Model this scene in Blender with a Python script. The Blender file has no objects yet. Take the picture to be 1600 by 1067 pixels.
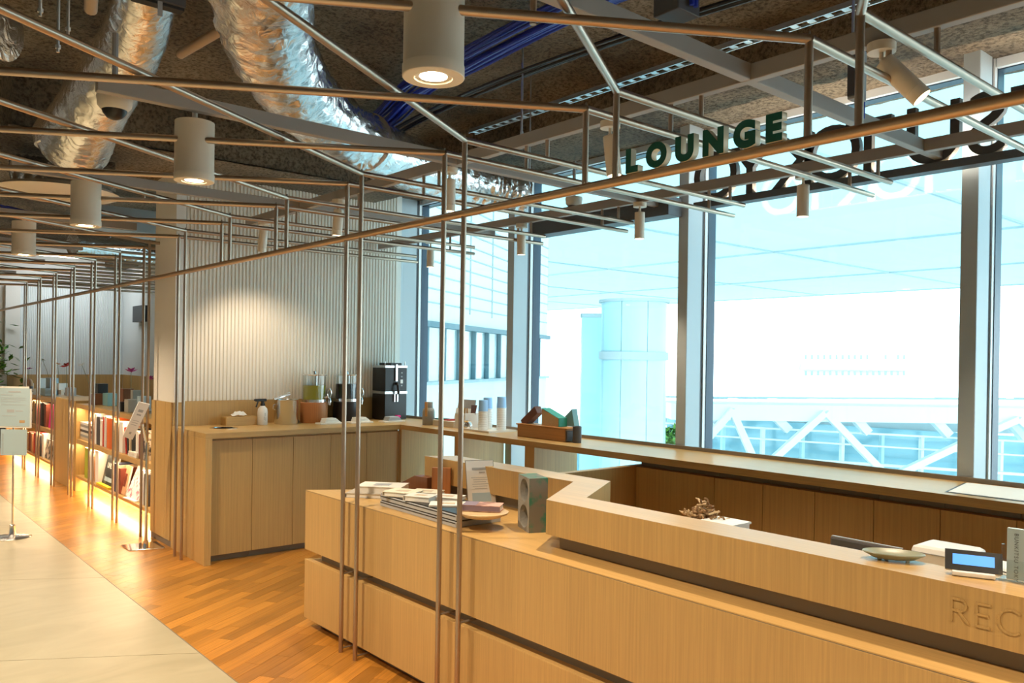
import bpy, bmesh, math, random
from mathutils import Vector, Matrix
random.seed(7)
SC = bpy.context.scene
COL = SC.collection
R = math.radians
# ---------------------------------------------------------------- camera
FPX, YAW, PIT, ROL, CXP, CYP, CAMH = 1273.15, R(40.47), R(-.2), R(.8538), 800., 567.3, 1.5
_f = Vector((math.sin(YAW)*math.cos(PIT), math.cos(YAW)*math.cos(PIT), math.sin(PIT)))
_r = Vector((math.cos(YAW), -math.sin(YAW), 0)); _u = _r.cross(_f)
CR = math.cos(ROL)*_r + math.sin(ROL)*_u; CU = -math.sin(ROL)*_r + math.cos(ROL)*_u; CF = _f
cam = bpy.data.cameras.new('camera'); co = bpy.data.objects.new('camera', cam); COL.objects.link(co)
cam.sensor_fit = 'HORIZONTAL'; cam.sensor_width = 36.; cam.lens = 36.*FPX/1600.
cam.shift_y = (CYP-533.5)/1600.; cam.clip_start = .02; cam.clip_end = 500
m3 = Matrix((CR, CU, -CF)).transposed(); co.matrix_world = Matrix.Translation((0, 0, CAMH)) @ m3.to_4x4()
SC.camera = co
def ray(x, y): return CR*((x-CXP)/FPX) - CU*((y-CYP)/FPX) + CF
def on(ax, v, x, y):            # a measured point of the photograph on a known plane of the room
    d = ray(x, y); o = Vector((0, 0, CAMH)); t = (v-o[ax])/d[ax]; return o+d*t
def far(x, y, D): return Vector((0, 0, CAMH)) + ray(x, y)*D
# ---------------------------------------------------------------- world, exposure
wd = bpy.data.worlds.new('sky'); SC.world = wd; wd.use_nodes = True
bg = wd.node_tree.nodes['Background']; bg.inputs[0].default_value = (.80, .95, 1.0, 1); bg.inputs[1].default_value = 4.2
vs = SC.view_settings; vs.view_transform = 'Standard'; vs.look = 'None'; vs.gamma = 1; vs.use_curve_mapping = False
vs.exposure = 0.38
SC.display_settings.display_device = 'sRGB'
WARM = (1.0, .78, .54); LAMP_W = 90.; SPOT_W = 42.
# ---------------------------------------------------------------- materials
MATS = {}
def newmat(n):
    m = bpy.data.materials.new(n); m.use_nodes = True; MATS[n] = m
    nt = m.node_tree; return m, nt, nt.nodes['Principled BSDF']
def N(nt, t, **k):
    n = nt.nodes.new(t)
    for a, b in k.items(): setattr(n, a, b)
    return n
def lk(nt, a, b): nt.links.new(a, b)
def plain(n, c, rough=.5, metal=0., emit=None, es=0., bump=0., bscale=60., coat=0.):
    m, nt, b = newmat(n)
    b.inputs['Base Color'].default_value = (*c, 1); b.inputs['Roughness'].default_value = rough; b.inputs['Metallic'].default_value = metal
    if coat: b.inputs['Coat Weight'].default_value = coat; b.inputs['Coat Roughness'].default_value = .15
    if emit: b.inputs['Emission Color'].default_value = (*emit, 1); b.inputs['Emission Strength'].default_value = es
    nz = N(nt, 'ShaderNodeTexNoise'); nz.inputs['Scale'].default_value = bscale; nz.inputs['Detail'].default_value = 3
    tc = N(nt, 'ShaderNodeTexCoord'); lk(nt, tc.outputs['Object'], nz.inputs['Vector'])
    mr = N(nt, 'ShaderNodeMapRange'); mr.inputs[3].default_value = max(0, rough-.05); mr.inputs[4].default_value = min(1, rough+.05)
    lk(nt, nz.outputs['Fac'], mr.inputs[0]); lk(nt, mr.outputs[0], b.inputs['Roughness'])
    if bump:
        bp = N(nt, 'ShaderNodeBump'); bp.inputs['Strength'].default_value = bump; bp.inputs['Distance'].default_value = .01
        lk(nt, nz.outputs['Fac'], bp.inputs['Height']); lk(nt, bp.outputs[0], b.inputs['Normal'])
    return m
def wood(n, c, axis='Z', rough=.42, leaf=.3, var=.07, grain=.15, coat=0., obj_rand=0.):
    m, nt, b = newmat(n)
    tc = N(nt, 'ShaderNodeTexCoord'); mp = N(nt, 'ShaderNodeMapping')
    s = {'Z': (60, 60, 1.1), 'Y': (60, 1.1, 60), 'X': (1.1, 60, 60)}[axis]
    mp.inputs['Scale'].default_value = s; lk(nt, tc.outputs['Object'], mp.inputs['Vector'])
    nz = N(nt, 'ShaderNodeTexNoise'); nz.inputs['Scale'].default_value = 2.2; nz.inputs['Detail'].default_value = 6; nz.inputs['Roughness'].default_value = .65
    lk(nt, mp.outputs[0], nz.inputs['Vector'])
    if obj_rand:
        oi2 = N(nt, 'ShaderNodeObjectInfo'); mu = N(nt, 'ShaderNodeMath', operation='MULTIPLY'); mu.inputs[1].default_value = 53.; lk(nt, oi2.outputs['Random'], mu.inputs[0])
        va = N(nt, 'ShaderNodeVectorMath', operation='ADD'); lk(nt, tc.outputs['Object'], va.inputs[0]); lk(nt, mu.outputs[0], va.inputs[1]); lk(nt, va.outputs[0], mp.inputs['Vector'])
    # veneer leaves: one tone per strip across the grain
    sp = N(nt, 'ShaderNodeSeparateXYZ'); lk(nt, tc.outputs['Object'], sp.inputs[0])
    ad = N(nt, 'ShaderNodeMath', operation='ADD')
    a, bb = {'Z': (0, 1), 'Y': (0, 2), 'X': (1, 2)}[axis]
    lk(nt, sp.outputs[a], ad.inputs[0]); lk(nt, sp.outputs[bb], ad.inputs[1])
    ml = N(nt, 'ShaderNodeMath', operation='MULTIPLY'); ml.inputs[1].default_value = 1./leaf; lk(nt, ad.outputs[0], ml.inputs[0])
    fl = N(nt, 'ShaderNodeMath', operation='FLOOR'); lk(nt, ml.outputs[0], fl.inputs[0])
    wn = N(nt, 'ShaderNodeTexWhiteNoise', noise_dimensions='1D'); lk(nt, fl.outputs[0], wn.inputs['W'])
    mx = N(nt, 'ShaderNodeMix', data_type='RGBA'); mx.inputs[0].default_value = .5
    lo = [x*(1-grain) for x in c]; hi = [min(1, x*(1+grain*.6)) for x in c]
    mx.inputs[6].default_value = (*lo, 1); mx.inputs[7].default_value = (*hi, 1)
    mr = N(nt, 'ShaderNodeMapRange'); mr.inputs[1].default_value = .3; mr.inputs[2].default_value = .7
    lk(nt, nz.outputs['Fac'], mr.inputs[0]); lk(nt, mr.outputs[0], mx.inputs[0])
    hs = N(nt, 'ShaderNodeHueSaturation')
    mv = N(nt, 'ShaderNodeMapRange'); mv.inputs[3].default_value = 1-var; mv.inputs[4].default_value = 1+var
    src = wn.outputs['Value']
    if obj_rand:
        oi = N(nt, 'ShaderNodeObjectInfo'); src = oi.outputs['Random']; mv.inputs[3].default_value = 1-obj_rand; mv.inputs[4].default_value = 1+obj_rand*.8
    lk(nt, src, mv.inputs[0]); lk(nt, mv.outputs[0], hs.inputs['Value']); lk(nt, mx.outputs[2], hs.inputs['Color'])
    lk(nt, hs.outputs[0], b.inputs['Base Color'])
    b.inputs['Roughness'].default_value = rough
    if coat: b.inputs['Coat Weight'].default_value = coat; b.inputs['Coat Roughness'].default_value = .2
    return m
OAK = (.55, .35, .128)
wood('oak', OAK, 'Z'); wood('oak_top', OAK, 'Y', leaf=.6, var=.05, rough=.36); wood('oak_top_x', OAK, 'X', leaf=.6, var=.05, rough=.36)
wood('plank', (.47, .20, .030), 'X', rough=.3, grain=.34, coat=.2, obj_rand=.30)
wood('walnut', (.20, .075, .03), 'Z', rough=.4); wood('cherry', (.5, .2, .07), 'Z', rough=.4); wood('mahogany', (.28, .10, .05), 'X', rough=.45)
wood('pale_wood', (.66, .47, .25), 'X', leaf=.4, var=.05); wood('box_wood', (.55, .27, .09), 'Y', rough=.45)
plain('plaster', (.80, .78, .73), .7, bump=.05); plain('rib_white', (.84, .81, .74), .6); plain('rib_grey', (.78, .82, .82), .6)
plain('bronze', (.25, .215, .17), .45, .3); plain('tube', (.47, .37, .285), .32, .9); plain('rail', (.52, .36, .22), .36, .8)
plain('beam', (.34, .315, .29), .55, .1); plain('beam_dark', (.10, .105, .115), .5, .3)
plain('column_paint', (.44, .50, .53), .45, .2); plain('frame_light', (.70, .74, .76), .4, .3); plain('frame_dark', (.03, .055, .085), .35, .3)
plain('cream', (.74, .67, .55), .5); plain('lamp_glass', (1, .95, .85), .3, emit=(1, .90, .72), es=9.)
plain('steel', (.72, .72, .72), .22, 1.); plain('galv', (.66, .70, .72), .36, .95, bump=.1); plain('chrome', (.85, .85, .86), .08, 1.)
plain('black', (.012, .012, .014), .38); plain('black_matt', (.02, .02, .022), .7); plain('dark_grey', (.07, .07, .08), .5); plain('grey', (.34, .35, .36), .5)
plain('white', (.84, .84, .82), .5); plain('paper', (.86, .85, .80), .7); plain('cream_paper', (.80, .74, .58), .7); plain('offwhite', (.78, .75, .68), .6)
plain('print_grey', (.42, .44, .46), .8); plain('print_dark', (.12, .13, .14), .8); plain('blue_card', (.42, .55, .60), .6)
plain('blue_cable', (.012, .035, .42), .4); plain('black_cable', (.015, .015, .02), .5)
plain('pvc', (.50, .36, .24), .5); plain('dark_void', (.03, .028, .027), .8)
plain('sign_green', (.0, .085, .062), .5); plain('sign_cream', (.80, .70, .50), .5)
plain('letter_back', (.10, .095, .09), .5, .3); plain('letter_face', (.9, .9, .9), .4, emit=(1, 1, 1), es=3.2)
plain('led_dim', (1, .8, .5), .4, emit=(1., .72, .38), es=1.5); plain('led', (1, .8, .5), .4, emit=(1., .72, .38), es=12.); plain('screen', (.05, .2, .5), .3, emit=(.10, .36, 1.), es=.95)
plain('cup_blue', (.30, .56, .92), .5); plain('green_paint', (.03, .30, .20), .5, bump=.2); plain('teal_paint', (.20, .40, .44), .5)
plain('olive', (.30, .27, .01), .15); plain('coffee', (.012, .010, .012), .15)
plain('brick_brown', (.16, .07, .055), .6); plain('stone', (.36, .35, .31), .7, bump=.4, bscale=90); plain('orange_tab', (.75, .42, .16), .5)
plain('purple_cover', (.24, .17, .22), .5); plain('skin_cover', (.48, .27, .20), .5); plain('mottled', (.42, .38, .32), .7, bump=.2)
plain('green_box', (.02, .30, .22), .5); plain('leaf_green', (.10, .28, .04), .5); plain('pink_flower', (.40, .04, .20), .6); plain('red_flower', (.38, .03, .03), .6); plain('stem', (.22, .24, .14), .6)
plain('dried', (.32, .19, .09), .8); plain('dried_light', (.62, .46, .28), .8); plain('pottery', (.30, .33, .25), .35); plain('pottery_rim', (.48, .40, .22), .35)
plain('silver_box', (.50, .53, .57), .5, .2)
for nm, c in dict(magenta=(.75, .02, .25), orange=(.75, .16, .03), lime=(.40, .48, .04), yellow=(.80, .60, .02), navy=(.05, .06, .12), red=(.55, .04, .03), tan=(.55, .36, .18), maroon=(.22, .05, .03), sky=(.45, .60, .70), sand=(.62, .50, .34), peach=(.70, .40, .22)).items(): plain('cover_'+nm, c, .5)
def two_tone(n, c1, c2, scale, thr=.5, rough=.6):
    m, nt, b = newmat(n); tc = N(nt, 'ShaderNodeTexCoord'); nz = N(nt, 'ShaderNodeTexNoise'); nz.inputs['Scale'].default_value = scale; nz.inputs['Detail'].default_value = 4
    lk(nt, tc.outputs['Object'], nz.inputs['Vector']); rp = N(nt, 'ShaderNodeValToRGB'); rp.color_ramp.elements[0].position = thr-.06; rp.color_ramp.elements[1].position = thr+.06
    rp.color_ramp.elements[0].color = (*c1, 1); rp.color_ramp.elements[1].color = (*c2, 1)
    lk(nt, nz.outputs['Fac'], rp.inputs[0]); lk(nt, rp.outputs[0], b.inputs['Base Color']); b.inputs['Roughness'].default_value = rough; return m
two_tone('magazine', (.80, .76, .80), (.45, .20, .28), 22, .56); two_tone('photo_cover', (.05, .05, .05), (.72, .64, .54), 16, .5); two_tone('dark_cover', (.03, .035, .04), (.16, .15, .12), 9, .58)
two_tone('patina', (.17, .155, .12), (.035, .17, .11), 14, .55); two_tone('book_photo', (.30, .15, .12), (.62, .36, .28), 12, .5)
two_tone('green_foliage', (.03, .12, .02), (.16, .36, .05), 14, .5)
def tile_mat():
    m, nt, b = newmat('tile'); tc = N(nt, 'ShaderNodeTexCoord'); mp = N(nt, 'ShaderNodeMapping'); mp.inputs['Scale'].default_value = (.8, 2.2, 1); mp.inputs['Rotation'].default_value = (0, 0, R(31))
    lk(nt, tc.outputs['Object'], mp.inputs[0]); nz = N(nt, 'ShaderNodeTexNoise'); nz.inputs['Scale'].default_value = 2.2; nz.inputs['Detail'].default_value = 7; nz.inputs['Distortion'].default_value = 1.6
    lk(nt, mp.outputs[0], nz.inputs['Vector']); rp = N(nt, 'ShaderNodeValToRGB')
    rp.color_ramp.elements[0].position = .3; rp.color_ramp.elements[0].color = (.365, .33, .225, 1); rp.color_ramp.elements[1].position = .68; rp.color_ramp.elements[1].color = (.43, .39, .275, 1)
    lk(nt, nz.outputs['Fac'], rp.inputs[0]); lk(nt, rp.outputs[0], b.inputs['Base Color']); b.inputs['Roughness'].default_value = .3
tile_mat()
def spray_mat():
    m, nt, b = newmat('spray'); tc = N(nt, 'ShaderNodeTexCoord')
    n1 = N(nt, 'ShaderNodeTexNoise'); n1.inputs['Scale'].default_value = 1.6; n1.inputs['Detail'].default_value = 6
    n2 = N(nt, 'ShaderNodeTexNoise'); n2.inputs['Scale'].default_value = 42; n2.inputs['Detail'].default_value = 5; n2.inputs['Roughness'].default_value = .7
    for n in (n1, n2): lk(nt, tc.outputs['Object'], n.inputs['Vector'])
    rp = N(nt, 'ShaderNodeValToRGB'); rp.color_ramp.elements[0].position = .32; rp.color_ramp.elements[0].color = (.17, .135, .10, 1); rp.color_ramp.elements[1].position = .7; rp.color_ramp.elements[1].color = (.46, .36, .245, 1)
    lk(nt, n1.outputs['Fac'], rp.inputs[0])
    rq = N(nt, 'ShaderNodeValToRGB'); rq.color_ramp.elements[0].position = .38; rq.color_ramp.elements[0].color = (.35, .33, .31, 1); rq.color_ramp.elements[1].position = .56; rq.color_ramp.elements[1].color = (1, 1, 1, 1)
    lk(nt, n2.outputs['Fac'], rq.inputs[0]); mx = N(nt, 'ShaderNodeMix', data_type='RGBA', blend_type='MULTIPLY'); mx.inputs[0].default_value = 1
    lk(nt, rp.outputs[0], mx.inputs[6]); lk(nt, rq.outputs[0], mx.inputs[7]); lk(nt, mx.outputs[2], b.inputs['Base Color'])
    bp = N(nt, 'ShaderNodeBump'); bp.inputs['Strength'].default_value = 1.; bp.inputs['Distance'].default_value = .05; lk(nt, n2.outputs['Fac'], bp.inputs['Height']); lk(nt, bp.outputs[0], b.inputs['Normal'])
    b.inputs['Roughness'].default_value = .95
spray_mat()
def foil_mat():
    m, nt, b = newmat('foil'); b.inputs['Base Color'].default_value = (.86, .86, .86, 1); b.inputs['Metallic'].default_value = 1.; b.inputs['Roughness'].default_value = .26
    tc = N(nt, 'ShaderNodeTexCoord'); vo = N(nt, 'ShaderNodeTexNoise'); vo.inputs['Scale'].default_value = 13; vo.inputs['Detail'].default_value = 5; vo.inputs['Distortion'].default_value = 1.2
    lk(nt, tc.outputs['Object'], vo.inputs['Vector']); bp = N(nt, 'ShaderNodeBump'); bp.inputs['Strength'].default_value = .55; bp.inputs['Distance'].default_value = .02
    lk(nt, vo.outputs['Fac'], bp.inputs['Height']); lk(nt, bp.outputs[0], b.inputs['Normal'])
foil_mat()
def glass_mat(n, tint, refl=1.0):
    m, nt, b = newmat(n); nt.nodes.remove(b); out = nt.nodes['Material Output']
    tr = N(nt, 'ShaderNodeBsdfTransparent'); tr.inputs[0].default_value = (*tint, 1); gl = N(nt, 'ShaderNodeBsdfGlossy'); gl.inputs['Roughness'].default_value = .0
    fr = N(nt, 'ShaderNodeFresnel'); fr.inputs['IOR'].default_value = 1.5; ml = N(nt, 'ShaderNodeMath', operation='MULTIPLY'); ml.inputs[1].default_value = refl
    ge = N(nt, 'ShaderNodeNewGeometry'); io = N(nt, 'ShaderNodeMapRange'); io.inputs[3].default_value = 1.5; io.inputs[4].default_value = 1/1.5
    lk(nt, ge.outputs['Backfacing'], io.inputs[0]); lk(nt, io.outputs[0], fr.inputs['IOR'])
    lk(nt, fr.outputs[0], ml.inputs[0]); mx = N(nt, 'ShaderNodeMixShader'); lk(nt, ml.outputs[0], mx.inputs[0]); lk(nt, tr.outputs[0], mx.inputs[1]); lk(nt, gl.outputs[0], mx.inputs[2]); lk(nt, mx.outputs[0], out.inputs['Surface'])
glass_mat('glass', (.95, .985, .99), 1.0); glass_mat('clear', (.96, .98, .98), 1.)
def membrane(n, c, t):
    m, nt, b = newmat(n); nt.nodes.remove(b); out = nt.nodes['Material Output']
    tl = N(nt, 'ShaderNodeBsdfTranslucent'); tl.inputs[0].default_value = (*c, 1); df = N(nt, 'ShaderNodeBsdfDiffuse'); df.inputs[0].default_value = (*c, 1)
    mx = N(nt, 'ShaderNodeMixShader'); mx.inputs[0].default_value = t; lk(nt, df.outputs[0], mx.inputs[1]); lk(nt, tl.outputs[0], mx.inputs[2]); lk(nt, mx.outputs[0], out.inputs['Surface'])
membrane('canopy_panel', (.52, .68, .71), .75)
plain('ext_white', (.82, .86, .87), .6); plain('ext_cyan', (.42, .66, .72), .35, .1); plain('ext_teal', (.06, .16, .19), .4); plain('ext_joint', (.10, .20, .24), .5); plain('ext_ground', (.62, .66, .66), .8)
plain('ext_glass_blue', (.22, .44, .52), .15, .2); plain('ext_grey', (.40, .48, .50), .6)
# ---------------------------------------------------------------- mesh helpers
class MB:
    def __init__(s): s.v = []; s.f = []; s.sm = []
    def add(s, vs, fs, smooth=False):
        o = len(s.v); s.v += [Vector(p) for p in vs]
        for f in fs: s.f.append([o+i for i in f]); s.sm.append(smooth)
        return s
    def box(s, x0, x1, y0, y1, z0, z1):
        return s.add([(x0, y0, z0), (x1, y0, z0), (x1, y1, z0), (x0, y1, z0), (x0, y0, z1), (x1, y0, z1), (x1, y1, z1), (x0, y1, z1)],
                     [(0, 3, 2, 1), (4, 5, 6, 7), (0, 1, 5, 4), (1, 2, 6, 5), (2, 3, 7, 6), (3, 0, 4, 7)])
    def obox(s, c, ax, ay, az):      # centre and three half-axis vectors
        c = Vector(c); ax = Vector(ax); ay = Vector(ay); az = Vector(az)
        return s.add([c+i*ax+j*ay+k*az for k in (-1, 1) for (i, j) in ((-1, -1), (1, -1), (1, 1), (-1, 1))],
                     [(0, 3, 2, 1), (4, 5, 6, 7), (0, 1, 5, 4), (1, 2, 6, 5), (2, 3, 7, 6), (3, 0, 4, 7)])
    def bar(s, p, q, w, h, up=(0, 0, 1)):
        p = Vector(p); q = Vector(q); d = (q-p).normalized(); up = Vector(up); sx = d.cross(up)
        if sx.length < 1e-4: sx = Vector((1, 0, 0))
        sx.normalize(); uy = sx.cross(d)
        return s.obox((p+q)/2, (q-p)/2, sx*w/2, uy*h/2)
    def prism(s, poly, z0, z1):
        n = len(poly); a = sum(poly[i][0]*poly[(i+1) % n][1]-poly[(i+1) % n][0]*poly[i][1] for i in range(n))
        if a < 0: poly = poly[::-1]
        vs = [(x, y, z0) for x, y in poly]+[(x, y, z1) for x, y in poly]
        return s.add(vs, [tuple(range(n))[::-1], tuple(range(n, 2*n))]+[(i, (i+1) % n, n+(i+1) % n, n+i) for i in range(n)])
    def tube(s, pts, r, n=10, cap=True):
        pts = [Vector(p) for p in pts]; rs = r if isinstance(r, (list, tuple)) else [r]*len(pts); vs = []; prev = None
        for i, p in enumerate(pts):
            t = (pts[min(i+1, len(pts)-1)]-pts[max(i-1, 0)]).normalized()
            if prev is None:
                a = Vector((0, 0, 1)) if abs(t.z) < .9 else Vector((1, 0, 0)); b = t.cross(a).normalized()
            else: b = (prev-t*prev.dot(t)).normalized()
            prev = b; c = t.cross(b)
            sc = 1.
            if 0 < i < len(pts)-1:
                d1 = (pts[i]-pts[i-1]).normalized(); d2 = (pts[i+1]-pts[i]).normalized(); sc = 1/max(.4, math.sqrt((1+d1.dot(d2))/2)) if len(pts) < 5 else 1.
            for k in range(n):
                an = 2*math.pi*k/n; vs.append(p+(b*math.cos(an)+c*math.sin(an))*rs[i]*sc)
        L = len(pts); fs = [(i*n+k, i*n+(k+1) % n, (i+1)*n+(k+1) % n, (i+1)*n+k) for i in range(L-1) for k in range(n)]
        s.add(vs, fs, True)
        if cap: s.add([v for v in vs[:n]], [tuple(range(n))[::-1]]); s.add([v for v in vs[-n:]], [tuple(range(n))])
        return s
    def lathe(s, prof, c=(0, 0, 0), n=24, sx=1., sy=1., cap=True):
        cx, cy, cz = c; vs = []; fs = []
        for r, z in prof:
            for k in range(n): an = 2*math.pi*k/n; vs.append((cx+r*sx*math.cos(an), cy+r*sy*math.sin(an), cz+z))
        for i in range(len(prof)-1):
            for k in range(n): fs.append((i*n+k, i*n+(k+1) % n, (i+1)*n+(k+1) % n, (i+1)*n+k))
        s.add(vs, fs, True)
        if cap and prof[0][0] > 1e-5: s.add(vs[:n], [tuple(range(n))[::-1]])
        if cap and prof[-1][0] > 1e-5: s.add(vs[-n:], [tuple(range(n))])
        return s
    def mesh(s, name, mat, off=Vector((0, 0, 0))):
        me = bpy.data.meshes.new(name); me.from_pydata([v-off for v in s.v], [], s.f)
        me.polygons.foreach_set('use_smooth', s.sm); me.set_sharp_from_angle(angle=R(38)) if any(s.sm) else None
        if mat: me.materials.append(MATS[mat])
        me.update(); return me
    def build(s, name, mat, parent=None, loc=None, bev=0.):
        off = Vector(parent['_o']) if parent is not None else Vector(loc or (0, 0, 0))
        o = bpy.data.objects.new(name, s.mesh(name, mat, off)); COL.objects.link(o)
        if parent is not None: o.parent = parent
        else: o.location = off
        o['_o'] = list(off)
        if bev: b = o.modifiers.new('bevel', 'BEVEL'); b.width = bev; b.segments = 2; b.limit_method = 'ANGLE'; b.angle_limit = R(40)
        return o
def tag(o, label, cat, group=None):
    o['label'] = label; o['category'] = cat
    if group: o['group'] = group
    return o
def thing(name, label, cat, loc, group=None):
    o = bpy.data.objects.new(name, None); COL.objects.link(o); o.location = loc; o['_o'] = list(loc); o.empty_display_size = .05
    return tag(o, label, cat, group)
def struct(o): o['kind'] = 'structure'; return o
def stuff(o): o['kind'] = 'stuff'; return o
def one(name, mb, mat, label, cat, loc, group=None, bev=0.):
    return tag(mb.build(name, mat, None, loc, bev), label, cat, group)
def place(me, name, parent, M, mat=None):    # link mesh data me under a parent (world matrix M)
    o = bpy.data.objects.new(name, me); COL.objects.link(o)
    if parent is not None: o.parent = parent; o.matrix_local = Matrix.Translation(-Vector(parent['_o'])) @ M; o['_o'] = parent['_o']
    else: o.matrix_world = M
    return o
def text_mesh(body, size, ext=0., offset=0., mats=('print_dark',), spacing=1.):
    cu = bpy.data.curves.new('txt', 'FONT'); cu.body = body; cu.size = size; cu.extrude = ext; cu.offset = offset; cu.space_character = spacing; cu.resolution_u = 6
    o = bpy.data.objects.new('txt', cu); COL.objects.link(o); bpy.context.view_layer.update()
    dg = bpy.context.evaluated_depsgraph_get(); me = bpy.data.meshes.new_from_object(o.evaluated_get(dg)); bpy.data.objects.remove(o)
    me.materials.clear()
    for m in mats: me.materials.append(MATS[m])
    if len(mats) > 1:
        for p in me.polygons: p.material_index = 0 if p.normal.z > .7 else 1
    return me
def bbx(me): xs = [v.co.x for v in me.vertices]; ys = [v.co.y for v in me.vertices]; return min(xs), max(xs), min(ys), max(ys)
def frame(o, ex, ey):       # matrix from text plane to world
    ex = Vector(ex).normalized(); ey = Vector(ey).normalized(); ez = ex.cross(ey)
    return Matrix.Translation(o) @ Matrix((ex, ey, ez)).transposed().to_4x4()
ORD = ['first', 'second', 'third', 'fourth', 'fifth', 'sixth', 'seventh', 'eighth', 'ninth', 'tenth', 'eleventh', 'twelfth', 'thirteenth', 'fourteenth', 'fifteenth', 'sixteenth', 'seventeenth', 'eighteenth']
TH = R(31.4); AX = Vector((math.cos(TH), -math.sin(TH), 0)); BX = Vector((math.cos(TH), math.sin(TH), 0)); AN = Vector((math.sin(TH), math.cos(TH), 0))
# ================================================================ SETTING
XB = 1.485                                      # border between tiles and planks
fl = struct(MB().box(XB, 4.62, -5, 16.2, -.25, -.012).build('floor', 'plank'))
fl2 = struct(MB().box(-5.2, XB, -5, 16.2, -.25, -.012).build('floor_aisle', 'print_grey'))
# planks, laid along the near-left tube direction in staggered rows
def clip(poly, f):
    out = []
    for i in range(len(poly)):
        a, b = poly[i], poly[(i+1) % len(poly)]; fa, fb = f(a), f(b)
        if fa >= 0: out.append(a)
        if fa*fb < 0: t = fa/(fa-fb); out.append((a[0]+(b[0]-a[0])*t, a[1]+(b[1]-a[1])*t))
    return out
PW = .085; BNV = Vector((-BX.y, BX.x, 0)); MB_ROT = Matrix((BX, BNV, Vector((0, 0, 1)))).transposed().to_4x4()
prnd = random.Random(11); pls = []
def in_zone(poly):      # cut a plank to the open wood floor: beside the tiles, and in front of the service counter
    z1 = poly
    for f in (lambda p: p[0]-XB-.002, lambda p: 2.33-p[0], lambda p: p[1]-2.0, lambda p: 13.9-p[1]):
        if z1: z1 = clip(z1, f)
    z2 = poly
    for f in (lambda p: p[0]-2.33, lambda p: 3.74-p[0], lambda p: p[1]-3.7, lambda p: 5.95-p[1]):
        if z2: z2 = clip(z2, f)
    if len(z1) >= 3 and len(z2) >= 3:
        z = poly
        for f in (lambda p: p[0]-XB-.002, lambda p: 3.74-p[0], lambda p: p[1]-2.0, lambda p: 13.9-p[1]): z = clip(z, f)
        return z
    return z1 if len(z1) >= 3 else z2
for r_ in range(-40, 160):
    v = r_*PW; u = prnd.uniform(-.6, 0)+1.
    while u < 12.5:
        L = prnd.choice([.36, .45, .55, .64, .75])
        q = [(u+.0006, v+.0006), (u+L-.0006, v+.0006), (u+L-.0006, v+PW-.0006), (u+.0006, v+PW-.0006)]
        w = [tuple((BX*a_+BNV*b_).to_2d()) for a_, b_ in q]; u0 = u; u += L
        if all(p[0] < XB or p[0] > 3.8 or p[1] < 1.9 or p[1] > 14 for p in w): continue
        w = in_zone(w)
        if len(w) < 3: continue
        ar = abs(sum(w[i][0]*w[(i+1) % len(w)][1]-w[(i+1) % len(w)][0]*w[i][1] for i in range(len(w))))/2
        cx_ = sum(p[0] for p in w)/len(w); cy_ = sum(p[1] for p in w)/len(w)
        hid = (cx_ > 2.2 and not 4.1 < cy_ < 6.0) or (cy_ < 2.6)
        pls.append((ar/(cx_*cx_+cy_*cy_)*(0.02 if hid else 1), w, u0, v))
pls.sort(key=lambda t: -t[0]); rest = MB()
for i, (_, w, u0, v) in enumerate(pls):
    loc = [(Vector((*p, 0)).dot(BX)-u0, Vector((*p, 0)).dot(BNV)-v) for p in w]
    if i < 298: place(MB().prism(loc, -.012, 0).mesh('plank', 'plank'), 'plank', fl, Matrix.Translation(BX*u0+BNV*v) @ MB_ROT)
    else: rest.prism([(a_+u0, b_+v) for a_, b_ in loc], -.012, 0)
o_ = stuff(place(rest.mesh('far_planks', 'plank'), 'far_planks', fl, MB_ROT))
sub = MB().box(XB, 4.62, -5, 2.0, -.012, 0).box(XB, 4.62, 13.9, 16.2, -.012, 0).box(2.33, 4.62, 2.0, 3.7, -.012, -.0005).box(3.74, 4.62, 3.7, 5.95, -.012, -.0005).box(2.33, 4.62, 5.95, 13.9, -.012, -.0005)
sub.build('covered_boards', 'plank', fl)
# aisle tiles, turned with the tube lattice and cut at the border
RW, TL = 1.53, 5.8; c0 = 4.301; g = .002
aj = AX.dot(on(2, 0, 38, 852))
for i in range(-4, 8):
    for j in range(-4, 3):
        c = c0+i*RW; a0 = aj+j*TL-(i % 3)*.9
        poly = [tuple((AX*a+AN*n).to_2d()) for a, n in ((a0+g, c+g), (a0+TL-g, c+g), (a0+TL-g, c+RW-g), (a0+g, c+RW-g))]
        for f in (lambda p: XB-.003-p[0], lambda p: p[0]+5.0, lambda p: p[1]+4.8, lambda p: 16.-p[1]):
            if poly: poly = clip(poly, f)
        if len(poly) >= 3: MB().prism(poly, -.012, 0).build('tile', 'tile', fl2)
struct(MB().box(XB-.003, XB+.001, -5, 16.2, -.012, .0015).build('trim_1', 'bronze'))
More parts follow.
